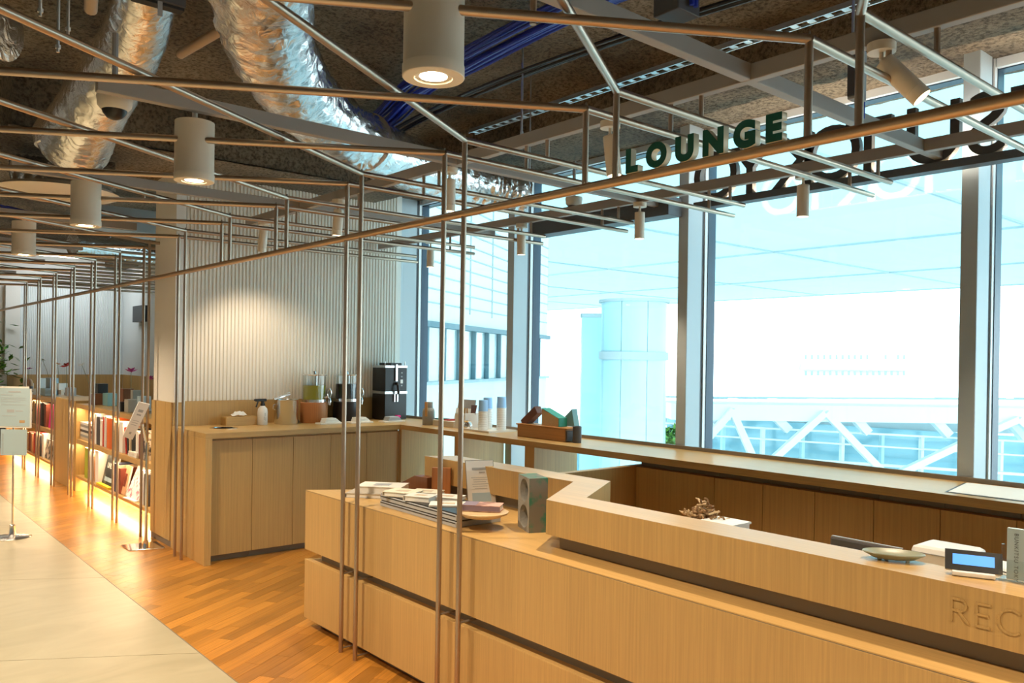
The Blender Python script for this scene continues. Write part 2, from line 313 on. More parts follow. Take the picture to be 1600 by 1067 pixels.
# ceiling: sprayed slab with lumps and a downstand above the windows
def lumpy(x0, x1, y0, y1, z, step, amp, down=True):
    mb = MB(); nx = int((x1-x0)/step)+1; ny = int((y1-y0)/step)+1; rnd = random.Random(3); H = [[0]*(ny+1) for _ in range(nx+1)]
    for _ in range(int((x1-x0)*(y1-y0)*3)):
        cx = rnd.uniform(0, nx); cy = rnd.uniform(0, ny); r = rnd.uniform(1.5, 5); a = rnd.uniform(-1, 1)*amp
        for i in range(max(0, int(cx-r)), min(nx, int(cx+r)+1)+1):
            for j in range(max(0, int(cy-r)), min(ny, int(cy+r)+1)+1):
                d = math.hypot(i-cx, j-cy)/r
                if d < 1: H[i][j] += a*(1-d*d)**2
    vs = [(x0+(x1-x0)*i/nx, y0+(y1-y0)*j/ny, z+H[i][j]+rnd.uniform(-1, 1)*amp*.25) for i in range(nx+1) for j in range(ny+1)]
    fs = [(i*(ny+1)+j, i*(ny+1)+j+1, (i+1)*(ny+1)+j+1, (i+1)*(ny+1)+j) for i in range(nx) for j in range(ny)]
    mb.add(vs, fs, True); return mb
cl = lumpy(-5.2, 4.8, -5, 16.2, 3.31, .085, .05)
struct(cl.box(-5.2, 4.8, -5, 16.2, 3.40, 3.6).build('ceiling', 'spray'))
dn = lumpy(3.86, 4.72, -5, 16.2, 3.03, .06, .016); dn.box(3.87, 4.72, -5, 16.2, 3.05, 3.4)
struct(dn.build('ceiling_window_downstand', 'spray'))
dn = lumpy(.9, 3.9, 5.95, 7.15, 2.93, .06, .016); dn.box(.92, 3.88, 5.97, 7.13, 2.945, 3.4)
struct(dn.build('ceiling_cross_downstand', 'spray'))
# walls out of view that close the hall
struct(MB().box(-5.2, -5.0, -5, 16.2, -.1, 3.4).build('wall_left', 'plaster'))
struct(MB().box(-5.2, 4.6, -5.2, -5.0, -.1, 3.4).build('wall_rear', 'plaster'))
# ribbed partition block behind the service counter
YW = 6.56
wb = struct(MB().box(2.122, 4.20, YW, 7.05, -.02, 3.36).build('wall_back', 'plaster'))
def ribs(x0, x1, yf, z0, z1, p, d):
    mb = MB(); vs = []; x = x0
    prof = []
    while x < x1-1e-6:
        prof += [(x, yf), (x+p*.14, yf-d), (x+p*.60, yf-d), (x+p*.74, yf)]; x += p
    prof.append((x1, yf)); n = len(prof)
    vs = [(a, b, z0) for a, b in prof]+[(a, b, z1) for a, b in prof]
    return mb.add(vs, [(i, i+1, n+i+1, n+i) for i in range(n-1)])
ribs(2.20, 4.14, YW-.004, 1.14, 3.05, .0306, .015).build('ribbed_cladding', 'rib_white', wb)
MB().box(2.125, 4.14, YW-.014, YW, .9, 1.14).build('wood_splashback', 'oak', wb)
MB().box(2.122, 2.198, YW-.02, YW+.0, 1.132, 3.05).build('corner_bead', 'plaster', wb)
for y0, y1 in ((6.565, 6.70), (6.704, 7.05)): MB().box(2.108, 2.122, y0, y1, .05, 1.13).build('wood_panel', 'oak', wb)
MB().box(2.116, 2.122, 6.56, 7.05, 0, .05).build('skirting', 'bronze', wb)
# far wall
YF = 15.7
wf = struct(MB().box(1.5, 4.6, YF, YF+.3, -.02, 3.3).build('wall_far', 'plaster'))
ribs(2.56, 4.18, YF-.004, 1.14, 2.62, .0265, .012).build('ribbed_cladding', 'rib_grey', wf)
MB().box(2.40, 4.185, YF-.014, YF, 0, 1.14).build('wood_dado', 'oak', wf)
MB().box(2.35, 2.56, YF-.12, YF-.014, 1.14, 2.62).build('pilaster', 'plaster', wf)
wfs = struct(MB().box(4.20, 4.248, 12.6, YF-.02, -.02, 3.3).build('wall_far_side', 'plaster'))
rb = ribs(12.6, YF-.02, 4.196, 1.14, 2.62, .0306, .012); rb.v = [Vector((v.y, v.x, v.z)) for v in rb.v]; rb.f = [f[::-1] for f in rb.f]; rb.build('ribbed_cladding', 'rib_grey', wfs)
MB().box(4.186, 4.20, 12.6, YF-.02, 0, 1.14).build('wood_dado', 'oak', wfs)
struct(MB().box(-5.2, 1.5, 16.1, 16.3, -.02, 3.3).build('wall_end', 'plaster'))
# windows ------------------------------------------------------------
PITCH = 1.7195; Y0 = 1.538
cols = [Y0+PITCH*k for k in range(-4, 9)]
for k, yc in enumerate(cols):
    if 6.4 < yc < 7.0: yc = 6.6
    t = struct(MB().box(4.25, 4.40, yc, yc+.078, -.02, 3.06).build('window_column_%d' % (k+1), 'column_paint', bev=.004))
    if 6.5 < yc < 6.7: MB().box(4.14, 4.25, yc-.005, yc+.06, .9, 3.05).build('cover_panel', 'column_paint', t)
    MB().box(4.40, 4.425, yc+.004, yc+.072, 0, 3.03).build('trim_strip', 'beam_dark', t)
    MB().box(4.425, 4.455, yc-.004, yc+.082, 0, 3.03).build('mullion_cover', 'frame_light', t)
    MB().box(4.455, 4.535, yc-.008, yc+.086, 0, 3.03).build('mullion', 'frame_dark', t)
for k in range(len(cols)-1):
    a = cols[k]+.086; b = cols[k+1]-.008
    if 6.4 < cols[k] < 7: a = 6.6+.086
    if 6.4 < cols[k+1] < 7: b = 6.6-.008
    w = struct(MB().box(4.46, 4.53, a, b, 2.98, 3.03).build('window_%d' % (k+1), 'frame_dark'))
    MB().box(4.43, 4.458, a, b, 2.985, 3.03).build('head_trim', 'frame_light', w)
    MB().box(4.46, 4.53, a, b, 0, .05).build('sill_frame', 'frame_dark', w)
    MB().box(4.495, 4.503, a-.004, b+.004, .04, 2.99).build('pane', 'glass', w)
struct(MB().box(4.40, 4.6, -5, 16.2, -.1, 0).build('trim_2', 'frame_light'))
# ================================================================ COUNTERS
ZT = .757
desk = thing('reception_desk', 'long two-tier oak reception desk with dark recessed grooves and engraved front', 'reception desk', (2.4, 1.8, 0))
def deskpoly(i):      # plan of the desk inset by i
    e = (2.09+i, 4.215-i*1.75); x2 = 2.79
    return [(2.09+i, -1.6), e, (x2, e[1]-(x2-e[0])*math.tan(TH)), (x2, -1.6)]
MB().prism(deskpoly(.055), 0, .046).build('toe_kick', 'bronze', desk)
MB().prism(deskpoly(0), .046, .372).build('lower_panel', 'oak', desk, bev=.0015)
MB().prism(deskpoly(.055), .372, .426).build('groove', 'bronze', desk)
MB().prism(deskpoly(0), .426, .751).build('upper_panel', 'oak', desk, bev=.0015)
MB().prism(deskpoly(.001), .751, .7535).build('shadow_line', 'bronze', desk)
MB().prism(deskpoly(0), .7535, ZT).build('desk_top', 'oak_top', desk)
def ledgepoly(i):
    return [(2.2+i, -1.6), (2.2+i, 2.357-i*.55), (2.628+i, 2.637-i*.55), (2.628+i, 3.83-i), (2.785-i, 3.735-i), (2.785-i, 2.553+i*.55), (2.365-i, 2.297+i*.55), (2.365-i, -1.6)]
def ledge_mesh(i, z0, z1):    # concave plan, built from convex pieces
    p = ledgepoly(i); mb = MB(); n = len(p); vs = [(x, y, z0) for x, y in p]+[(x, y, z1) for x, y in p]
    qs = [(0, 1, 6, 7), (1, 2, 5, 6), (2, 3, 4, 5)]
    fs = [tuple(n+i for i in q)[::-1] for q in qs]+[q for q in qs]+[(i, n+i, n+(i+1) % n, (i+1) % n) for i in range(n)]
    return mb.add(vs, fs)
ledge_mesh(.05, ZT, .815).build('ledge_recess', 'bronze', desk)
led = ledge_mesh(0, .815, .949).build('ledge', 'oak', desk)
ledge_mesh(0, .949, .951).build('ledge_top', 'oak_top', led)
# engraved word on the ledge: thin relief strokes
def arc(cx, cz, rx, rz, a0, a1, n=14): return [(cx+rx*math.cos(R(a0+(a1-a0)*i/n)), cz+rz*math.sin(R(a0+(a1-a0)*i/n))) for i in range(n+1)]
GLY = {'R': (.72, [[(0, 0), (0, 1)], [(0, 1), (.36, 1)]+arc(.36, .74, .26, .26, 90, -90)+[(0, .48)], [(.30, .48), (.70, 0)]]), 'E': (.56, [[(0, 0), (0, 1)], [(0, 1), (.54, 1)], [(0, .52), (.46, .52)], [(0, 0), (.54, 0)]]),
       'C': (.86, [arc(.5, .5, .5, .52, 48, 312, 22)]), 'P': (.62, [[(0, 0), (0, 1)], [(0, 1), (.36, 1)]+arc(.36, .73, .27, .27, 90, -90)+[(0, .46)]]), 'T': (.7, [[(.35, 0), (.35, 1)], [(0, 1), (.7, 1)]]), 'I': (.06, [[(0, 0), (0, 1)]]), 'O': (1., [arc(.5, .5, .5, .52, 0, 360, 28)]), 'N': (.76, [[(0, 0), (0, 1)], [(0, 1), (.76, 0)], [(.76, 0), (.76, 1)]])}
yy = .842; HC = .0555
for ch in 'RECEPTION':
    w_, strokes = GLY[ch]; mb = MB()
    for k_, st_ in enumerate(strokes):
        for (u0, v0), (u1, v1) in zip(st_[:-1], st_[1:]):
            d_ = Vector((0, -(u1-u0), v1-v0)).normalized()*.0022 if len(st_) == 2 else Vector((0, 0, 0))
            mb.bar(Vector((2.2, yy-u0*HC, .858+v0*HC))-d_, Vector((2.2, yy-u1*HC, .858+v1*HC))+d_, .0058, .0066+.0007*k_, up=(1, 0, 0))
    mb.build('letter', 'oak', led); yy -= w_*HC+.0185
# low partition closing the desk
one('low_partition', MB().box(2.80, 4.21, 3.28, 3.325, 0, .87), 'oak', 'low oak partition between the reception desk and the window counter', 'partition', (3.3, 3.3, 0), bev=.002)
# L-shaped worktop
wt = thing('counter_worktop', 'continuous L-shaped oak worktop along the windows and the ribbed wall', 'worktop', (3.9, 4, 0))
ZC = .945
MB().prism([(2.11, 5.82), (3.74, 5.82), (3.74, YW-.02), (2.11, YW-.02)], .905, ZC).build('service_top', 'oak_top_x', wt, bev=.0015)
MB().box(3.741, 4.245, -1.6, YW-.02, .905, ZC).build('window_top', 'oak_top', wt, bev=.0015)
MB().box(4.228, 4.247, -1.6, YW-.03, ZC, .968).build('upstand', 'bronze', wt)
MB().box(2.11, 2.158, 5.82, 6.54, 0, .905).build('end_panel', 'oak', wt, bev=.0015)
for x0, nm in ((5.033, 'a'), (4.2, 'b')): MB().box(3.80, 4.22, x0, x0+.10, 0, .905).build('panel_leg', 'oak', wt)
MB().box(3.78, 4.22, 5.86, 5.90, 0, .905).build('corner_panel', 'oak', wt)
seams = [2.162, 2.485, 2.811, 3.131, 3.457, 3.772]
pos = ['nearest the counter end panel', 'second from the counter end panel', 'middle one of five', 'fourth from the counter end panel', 'in the inner corner by the window']
for i in range(5):
    a, b = seams[i], seams[i+1]
    t = thing('base_cabinet', 'oak cabinet under the service counter, '+pos[i], 'cabinet', ((a+b)/2, 6.2, 0), 'service counter cabinets')
    MB().box(a+.001, b-.001, 5.905, 6.53, .05, .90).build('body', 'oak', t)
    MB().box(a+.0015, b-.0015, 5.885, 5.904, .05, .885).build('door', 'oak', t, bev=.001)
    MB().box(a+.001, b-.001, 5.93, 6.5, 0, .05).build('toe_kick', 'bronze', t)
ws = [3.277, 2.706, 2.402, 2.108, 1.809, 1.51, 1.207, .905, .605, .3, 0, -.3]
for i in range(len(ws)-1):
    b, a = ws[i], ws[i+1]
    t = thing('base_cabinet', 'brown oak cabinet under the window counter, '+ORD[i]+' from the low partition', 'cabinet', (4.0, (a+b)/2, 0), 'window counter cabinets')
    MB().box(3.822, 4.21, a+.001, b-.001, .05, .865).build('body', 'oak', t)
    MB().box(3.80, 3.821, a+.0015, b-.0015, .05, .865).build('door', 'oak', t, bev=.001)
    MB().box(3.84, 4.2, a+.001, b-.001, 0, .05).build('toe_kick', 'bronze', t)
    MB().box(3.85, 4.2, a+.001, b-.001, .866, .904).build('shadow_gap', 'bronze', t)
# ================================================================ OVERHEAD TUBE TRELLIS
XR = 2.045; ZR = 2.103; SP = .8452
rl = one('trellis_rail', MB().tube([(XR, -1.2, ZR), (XR, 14.2, ZR+.02)], .0165, 14), 'rail', 'long bronze rail tube running the whole length above the desk and bookcases', 'rail', (XR, 3, ZR))
def end_x(k, fam): return 4.17 if fam == 'A' else 4.06
floor_ks = {2, 3, 6, 7, 8, 9, 10, 11, 12, 13}
def bent(k, fam):
    yb = (1.172 if fam == 'A' else 1.029)+SP*k; zb = 2.385 if fam == 'A' else 2.413; r = .0135
    d = AX if fam == 'A' else BX
    L = 3.3; s = Vector((XR, yb, zb)); left = s-d*L; right = Vector((end_x(k, fam), yb, zb))
    if fam == 'B' and k < 0: pass
    n = k+2
    side = 'far-left' if fam == 'A' else 'near-left'
    fromw = 'far left' if fam == 'A' else 'near left'
    lab = 'bent bronze tube from the %s, %s along the rail from the right' % (fromw, ORD[n-1])
    if k in (0, 1): lab = 'bent bronze tube from the %s, short post %s the green letters' % (fromw, 'right of' if k == 0 else 'left of')
    if k in (2, 3, 6): lab = 'bent bronze tube from the %s with floor post %s' % (fromw, {2: 'before the grey boxes', 3: 'at the desk left end', 6: 'at the service counter end panel'}[k])
    t = thing('bent_ceiling_tube', lab, 'tube frame', (XR, yb, 0), 'bent tubes of the ceiling trellis')
    MB().tube([left, s], r, 12).build('left_tube', 'tube', t)
    MB().tube([s, right], r, 12).build('window_tube', 'tube', t)
    if k in floor_ks:
        MB().tube([(XR, yb, 0), (XR, yb, zb)], .0112, 12).build('post', 'tube', t)
        if k in (2, 3):
            for z in (.02, .40): MB().tube([(XR, yb, z), (XR+.095, yb, z)], .0045, 6).build('fixing_tab', 'bronze', t)
    else: MB().tube([(XR, yb, ZR+.008), (XR, yb, zb)], .0112, 12).build('post', 'tube', t)
    MB().tube([(XR, yb, zb), (XR, yb, zb+.022)], .004, 6).build('bolt', 'bronze', t)
for k in range(-1, 14):
    bent(k, 'A'); bent(k, 'B')
# grey carrier beams
BZ = 2.5; BH = .058; BWD = .04
def beam(name, p, q, lab, w=BWD, h=BH, mat='beam', pins=()):
    p = Vector(p); q = Vector(q); t = thing(name, lab, 'beam', (p+q)/2, 'grey carrier beams')
    MB().bar(p+Vector((0, 0, h/2)), q+Vector((0, 0, h/2)), w, h).build('beam_body', mat, t, bev=.003)
    for x, y, z in pins: MB().tube([(x, y, z), (x, y, BZ+.01)], .0095, 8).build('hanger_pin', 'tube', t)
ybs = [1.029+SP*k for k in range(-1, 12)]; yas = [1.172+SP*k for k in range(-1, 12)]
beam('carrier_beam', (2.512, -3, BZ), (2.512, 6.1, BZ), 'grey ceiling beam just behind the long rail, carrying the tilted spotlight', pins=[(2.512, y, 2.42) for y in ybs[:7]]+[(2.512, y, 2.39) for y in yas[:7]])
beam('carrier_beam', (3.925, -3, BZ), (3.925, 6.5, BZ), 'grey ceiling beam close to the windows, carrying a row of upright spotlights', pins=[(3.925, y, 2.42) for y in ybs[:7]]+[(3.925, y, 2.39) for y in yas[:7]])
for k, yx in enumerate((-.06, 1.67, 3.40, 5.20, 6.98, 8.72, 10.45, 12.2)):
    x1 = 4.22 if k < 4 else 1.95
    beam('carrier_beam', (.80, yx, BZ+.001), (x1, yx, BZ+.001), 'grey cross beam toward the windows, %s from the near end of the hall' % ORD[k], pins=[(1.5, yx+.02, 2.43)])
beam('carrier_beam', (-.1, -3, BZ-.001), (-.1, 13, BZ-.001), 'grey beam over the tiled aisle running along the hall')
# tracks and blinds box by the windows
one('blind_box', MB().box(4.10, 4.24, 3.30, 4.62, 2.44, 2.56), 'beam_dark', 'black blind box above the window behind the green letters', 'blind box', (4.17, 4, 2.44), bev=.003)
sch = thing('sign_channel', 'dark steel channel under the reversed facade letters', 'channel', (4.13, 1, 2.44))
MB().box(4.09, 4.17, -1.2, 3.10, 2.445, 2.485).build('channel_body', 'beam_dark', sch, bev=.002)
# ---- lamps
def light(name, typ, loc, rot, W, size=.05, blend=.6, ang=110, parent=None, color=WARM):
    l = bpy.data.lights.new(name, typ); l.energy = W; l.color = color
    if typ == 'SPOT': l.spot_size = R(ang); l.spot_blend = blend; l.shadow_soft_size = size
    elif typ == 'AREA': l.shape = 'RECTANGLE'; l.size = size[0]; l.size_y = size[1]
    else: l.shadow_soft_size = size
    o = bpy.data.objects.new(name, l); COL.objects.link(o); o.rotation_euler = rot
    if parent is not None: o.parent = parent; o.location = Vector(loc)-Vector(parent['_o'])
    else: o.location = loc
    return o
def downlight(x, y, lab, W):
    t = thing('cylinder_downlight', lab, 'ceiling lamp', (x, y, 2.22), 'large cylinder downlights'); z0 = 2.222; r = .08
    MB().lathe([(.0, z0+.245), (.078, z0+.245), (.078, z0+.033), (.0795, z0+.031), (r, z0+.03), (r, z0+.002), (.078, z0), (.050, z0), (.046, z0+.006)], (x, y, 0), 40, cap=False).build('housing', 'cream', t)
    MB().lathe([(.047, z0+.006), (.040, z0+.004), (.036, z0+.0045)], (x, y, 0), 32, cap=False).build('trim_ring', 'white', t)
    MB().lathe([(.0, z0+.0052), (.038, z0+.0052)], (x, y, 0), 32).build('lens', 'lamp_glass', t)
    MB().tube([(x, y, z0+.245), (x, y, 2.51)], .012, 8).build('stem', 'cream', t)
    light('lamp_light', 'SPOT', (x, y, z0-.012), (0, 0, 0), W, .035, .8, 125, t)
DL = [(1.20, 1.735, 'big cream cylinder downlight hanging nearest, top centre of the picture'), (1.185, 3.44, 'cream cylinder downlight left of the ribbed wall, second nearest'), (1.15, 5.08, 'cream cylinder downlight over the aisle, third nearest'), (1.155, 6.93, 'small cream cylinder downlight at the far left edge'), (1.16, 8.72, 'distant cream cylinder downlight fifth along the aisle'), (1.16, 10.45, 'distant cream cylinder downlight sixth along the aisle')]
for x, y, lab in DL: downlight(x, y, lab, LAMP_W)
for i, y in enumerate((-.06, -1.8)): downlight(1.2, y, 'cream cylinder downlight behind the viewer, %s along the aisle' % ORD[i], LAMP_W)
for i, y in enumerate((-.06, 1.67, 3.4, 5.2, 6.95, 8.7, 10.4, 12.2)): downlight(-.1, y, 'cream cylinder downlight over the tiled aisle, %s in the second row' % ORD[i], LAMP_W*1.2)
def spot(x, y, lab, tilt=(0, 0, -1), W=SPOT_W, ang=75, aim=None):
    t = thing('spotlight', lab, 'spotlight', (x, y, 2.3), 'small cream spotlights'); d = Vector(tilt).normalized()
    MB().lathe([(0, 2.502), (.042, 2.502), (.042, 2.474), (.0, 2.474)], (x, y, 0), 28).build('ceiling_plate', 'cream', t)
    p = Vector((x, y, 2.452)); MB().tube([(x, y, 2.475), p], .007, 8).build('stem', 'cream', t); MB().tube([p, p+d*.02], .009, 8).build('knuckle', 'cream', t)
    b0 = p+d*.012; b1 = b0+d*.165
    MB().tube([b0, b0+d*.13, b0+d*.1315, b0+d*.133, b1], [.0315, .0315, .0300, .0315, .0315], 28, cap=False).tube([b0, b0+d*.004], .0315, 28).tube([b1, b1-d*.02], .0285, 28, cap=False).build('housing', 'cream', t)
    MB().tube([b1-d*.02, b1-d*.022], .0285, 24).build('lens', 'lamp_glass', t)
    q = (Vector(aim)-b1).normalized() if aim else d
    light('lamp_light', 'SPOT', b1+d*.002, q.to_track_quat('-Z', 'Y').to_euler(), W, .03, .7, ang, t)
spot(2.512, 1.195, 'large-looking tilted cream spotlight at the upper right, right of the green letters', (.30, -.80, -1), ang=85, W=SPOT_W*1.6, aim=(2.45, .6, .9))
spot(2.512, 2.335, 'cream spotlight half hidden by a post just left of the green letters', (.06, -.10, -1), ang=80, W=SPOT_W*1.9)
spot(2.512, 3.47, 'cream spotlight hanging between the two tall posts in the middle', ang=80)
spot(2.512, 4.66, 'cream spotlight in front of the ribbed wall by the tall post', (-.04, .05, -1), ang=85)
spot(2.512, 5.80, 'cream spotlight in front of the ribbed wall, furthest along the rail', (-.02, .16, -1), ang=95, W=SPOT_W*.75, aim=(2.85, 6.5, .95))
for y, lab in ((2.27, 'cream spotlight below the reversed facade letters'), (3.385, 'cream spotlight left of the wide grey window column'), (4.515, 'cream spotlight above the cup stacks by the dark mullion'), (5.68, 'smallest cream spotlight at the window nearest the ribbed wall')):
    spot(3.925, y, lab, ang=75)
spot(3.925, 1.13, 'cream spotlight on the window beam beyond the right edge', ang=75)
spot(2.512, .05, 'cream spotlight on the rail beam beyond the right edge', ang=80, W=SPOT_W*1.3)
MB().box(4.155, 4.169, -1.1, 3.0, 2.486, 2.492).build('led_strip', 'led_dim', sch)
light('strip_glow', 'AREA', (4.162, 1., 2.496), (R(180), R(12), 0), 16, (.02, 4.), parent=sch)
ww = thing('added_far_wall_fill', 'added fill lamp for the far wall, unseen above the far louvre tubes', 'lamp', (3.3, 14.7, 3.1))  # added lamp, kept out of view, only to brighten the far ribbed wall
MB().box(2.4, 4.3, 14.66, 14.74, 3.06, 3.12).build('housing', 'white', ww); MB().box(2.42, 4.28, 14.67, 14.73, 3.052, 3.06).build('diffuser', 'lamp_glass', ww)
light('far_wall_fill_light', 'AREA', (3.35, 14.7, 3.04), (R(25), 0, 0), 17, (1.8, .06), parent=ww, color=(.85, .95, 1.))
# ---- signs
def letters(word, t, o, ex, ey, H, span, ext, offs, mats, gap):
    ms = []
    for ch in word:
        if ch == ' ': ms.append(None); continue
        me = text_mesh(ch, 1., ext, offs, mats); ms.append((me, bbx(me)))
    tot = sum((b[1]-b[0]) for m in ms if m for b in [m[1]]); fl_ = text_mesh('E', 1., 0, offs); e = bbx(fl_); cap = e[3]-e[2]
    s = H/cap; x = 0; gapn = gap
    if span: gapn = (span-tot*s)/(len(word)-1)
    for m in ms:
        if m is None: x += gapn*1.4; continue
        me, b = m
        Mx = frame(Vector(o)+Vector(ex)*(x-b[0]*s)+Vector(ey)*(-e[2]*s), ex, ey) @ Matrix.Scale(s, 4)
        place(me, 'letter', t, Mx); x += (b[1]-b[0])*s+gapn
    return x
sg = thing('lounge_sign', 'standing green capital letters LOUNGE with cream sides on the long rail', 'sign', (XR, 1.52, 2.12))
letters('LOUNGE', sg, (XR-.006, 1.812, 2.121), (0, -1, 0), (0, 0, 1), .080, .574, .13, .068, ('sign_green', 'sign_cream'), .02)
MB().box(XR-.012, XR+.016, 1.24, 1.815, 2.117, 2.1205).build('sign_base', 'bronze', sg)
sg = thing('facade_sign', 'dark backs of the reversed sign letters BUNKITSU TOKYO standing before the window', 'sign', (4.13, 1.8, 2.485))
# measured letter centres, reading from outside
LY = {0: ('O', 2.96), 1: ('Y', 2.72), 2: ('K', 2.455), 3: ('O', 2.215), 4: ('T', 2.02), 6: ('U', 1.70), 7: ('S', 1.46), 8: ('T', 1.24), 9: ('I', 1.09), 10: ('K', .93), 11: ('N', .69), 12: ('U', .44), 13: ('B', .20)}
for ch, yc in LY.values():
    me = text_mesh(ch, 1., .045, .002, ('letter_face', 'letter_back')); b = bbx(me); H = .305; s = H/.73
    place(me, 'letter', sg, frame((4.13, yc-(b[0]+b[1])/2*s, 2.487-(0 if b[2] > -.005 else b[2])*s), (0, 1, 0), (0, 0, 1)) @ Matrix.Scale(s, 4))
# ---- ducts, pipes and cables in the ceiling void
def smooth(pts, n=10):
    pts = [Vector(p) for p in pts]; out = []
    P = [pts[0]*2-pts[1]]+pts+[pts[-1]*2-pts[-2]]
    for i in range(1, len(P)-2):
        for k in range(n):
            t = k/n; a, b, c, d = P[i-1], P[i], P[i+1], P[i+2]
            out.append(.5*((2*b)+(-a+c)*t+(2*a-5*b+4*c-d)*t*t+(-a+3*b-3*c+d)*t**3))
    return out+[pts[-1]]
def duct(path, rad, crink, seed, n=64, step=14):
    rnd = random.Random(seed); pts = smooth(path, step); L = len(pts); rs = [rad[0]+(rad[1]-rad[0])*i/(L-1) for i in range(L)]
    mb = MB().tube(pts, rs, n, cap=True); k = L*n
    ph = [rnd.uniform(0, 6.28) for _ in range(40)]
    for i in range(L):
        for j in range(n):
            v = mb.v[i*n+j]; c = pts[i]; d = (v-c); a = 2*math.pi*j/n
            w = math.sin(i*1.9+ph[0]+1.5*math.sin(a*2+ph[1]))*.5+math.sin(i*3.7+3*math.sin(a*3+ph[2])+ph[3])*.35+math.sin(a*5+i*.6+ph[4])*.3+rnd.uniform(-.6, .6)
            mb.v[i*n+j] = v+d.normalized()*w*crink
    return mb
d2 = thing('flexible_duct', 'crumpled silver foil flexible duct curving down from the ceiling to the window', 'duct', (2.2, 4.2, 2.6))
duct([(1.12, 2.0, 3.04), (1.22, 2.8, 2.99), (1.56, 3.55, 2.92), (2.15, 4.22, 2.87), (2.95, 4.68, 2.84), (3.75, 4.80, 2.80), (4.10, 4.70, 2.78)], (.215, .155), .010, 5, step=22).build('foil_sleeve', 'foil', d2)
MB().tube([(2.60, 4.50, 2.855), (2.64, 4.525, 2.853)], .188, 40).build('strap', 'foil', d2)
d1 = thing('insulated_duct', 'smooth silver insulated duct at the upper left, ending in a wide elbow', 'duct', (1, 4, 2.6))
dp = [on(2, 3.10, 232, -60), on(2, 3.05, 224, 10), on(2, 2.98, 200, 80), on(2, 2.88, 160, 145), on(2, 2.78, 130, 195), on(2, 2.72, 116, 222)]
duct(dp, (.11, .20), .004, 9, step=14).build('foil_sleeve', 'foil', d1)
e_ = dp[-1]; MB().lathe([(.0, -.10), (.12, -.085), (.2, -.03), (.215, .05), (.17, .15), (0, .2)], (e_.x, e_.y, e_.z-.01), 40).build('elbow_head', 'foil', d1)
d1['_o'] = list(d1['_o'])
d3 = one('insulated_duct', duct([on(2, 2.98, -160, 20), on(2, 2.96, -60, 40), on(2, 2.93, 12, 52)], (.12, .12), .004, 4), 'foil', 'pale insulated duct end at the extreme upper left corner', 'duct', (.2, 3.3, 2.8))
dd = thing('diffuser_hood', 'wide round foil-topped air diffuser behind the second downlight', 'air diffuser', (1.35, 7.4, 2.6))
dc = on(2, 2.64, 92, 303)
MB().lathe([(.0, .0), (.36, .0), (.40, .015), (.36, .04), (.28, .06), (.0, .06)], (dc.x, dc.y, 2.63), 40).build('cone', 'cream', dd)
duct([(dc.x-.25, dc.y+.15, 2.80), (dc.x, dc.y, 2.79), (dc.x+.35, dc.y-.1, 2.80)], (.1, .1), .010, 6).build('foil_neck', 'foil', dd)
one('ceiling_duct', MB().box(2.0, 4.0, 8.6, 9.1, 2.72, 2.95), 'galv', 'rectangular galvanised duct crossing behind the far tube frames', 'duct', (3, 8.8, 2.72), bev=.004)
duct_lab = [((2.05, 9.6, 2.66), (4.1, 10.1, 2.64), .12, 'thin foil duct crossing above the far bookcase')]
for p, q, r, lab in duct_lab:
    t = thing('flexible_duct', lab, 'duct', p); duct([p, ((p[0]+q[0])/2, (p[1]+q[1])/2+.1, p[2]), q], (r, r), .006, 12).build('foil_sleeve', 'foil', t)
    for u_ in (.2, .8): c_ = Vector(p).lerp(Vector(q), u_); MB().tube([(c_.x, c_.y+.06, c_.z+.05), (c_.x, c_.y+.06, 3.36)], .006, 8).build('hanger_rod', 'galv', t)
# cable bundles
def bundle(name, path, n, spread, r, mat, lab, cat='cable bundle', seed=1):
    rnd = random.Random(seed); t = thing(name, lab, cat, path[len(path)//2])
    for i in range(n):
        ox, oz = rnd.uniform(-spread, spread), rnd.uniform(-spread*.35, spread*.35)
        pts = [Vector(p)+Vector((ox+rnd.uniform(-.012, .012), rnd.uniform(-.01, .01), oz+rnd.uniform(-.01, .01))) for p in path]
        MB().tube(smooth(pts, 5), r, 6).build('cable', mat, t)
    return t
bundle('blue_cable_bundle', [(2.92, 5.7, 3.10), (2.90, 4.85, 3.08), (2.72, 4.1, 3.10), (2.66, 3.6, 3.09), (2.65, 2.85, 3.12), (2.70, 2.3, 3.13), (2.85, 1.4, 3.14), (3.0, .3, 3.15)], 20, .12, .009, 'blue_cable', 'bundle of blue cables running along the ceiling beside the foil duct')
bundle('black_cable_bundle', [(3.12, 5.6, 3.05), (2.93, 4.4, 3.04), (2.86, 3.4, 3.03), (2.9, 2.6, 3.04), (3.05, 1.7, 3.06)], 4, .035, .008, 'black_cable', 'black cables clipped under the blue ceiling cable bundle', seed=3)
bundle('blue_cable_bundle', [on(1, 6.25, *p_) for p_ in ((392, 225), (405, 252), (440, 270), (495, 278), (548, 281), (600, 276))], 18, .05, .008, 'blue_cable', 'sagging loop of blue cables against the top of the ribbed wall', seed=4)
bundle('blue_cable_bundle', [(1.25, 8.4, 2.78), (1.5, 8.2, 2.72), (1.75, 8.1, 2.70), (1.95, 8.0, 2.71)], 8, .04, .008, 'blue_cable', 'blue cables crossing behind the second downlight', seed=6)
bundle('blue_cable_loop', [(3.55, .95, 3.05), (3.55, .94, 2.85), (3.545, .93, 2.755), (3.55, .90, 2.725), (3.55, .865, 2.755), (3.55, .855, 2.85), (3.55, .85, 3.05)], 2, .006, .009, 'blue_cable', 'hanging U-shaped loop of dark blue cable at the upper right edge', 'cable')
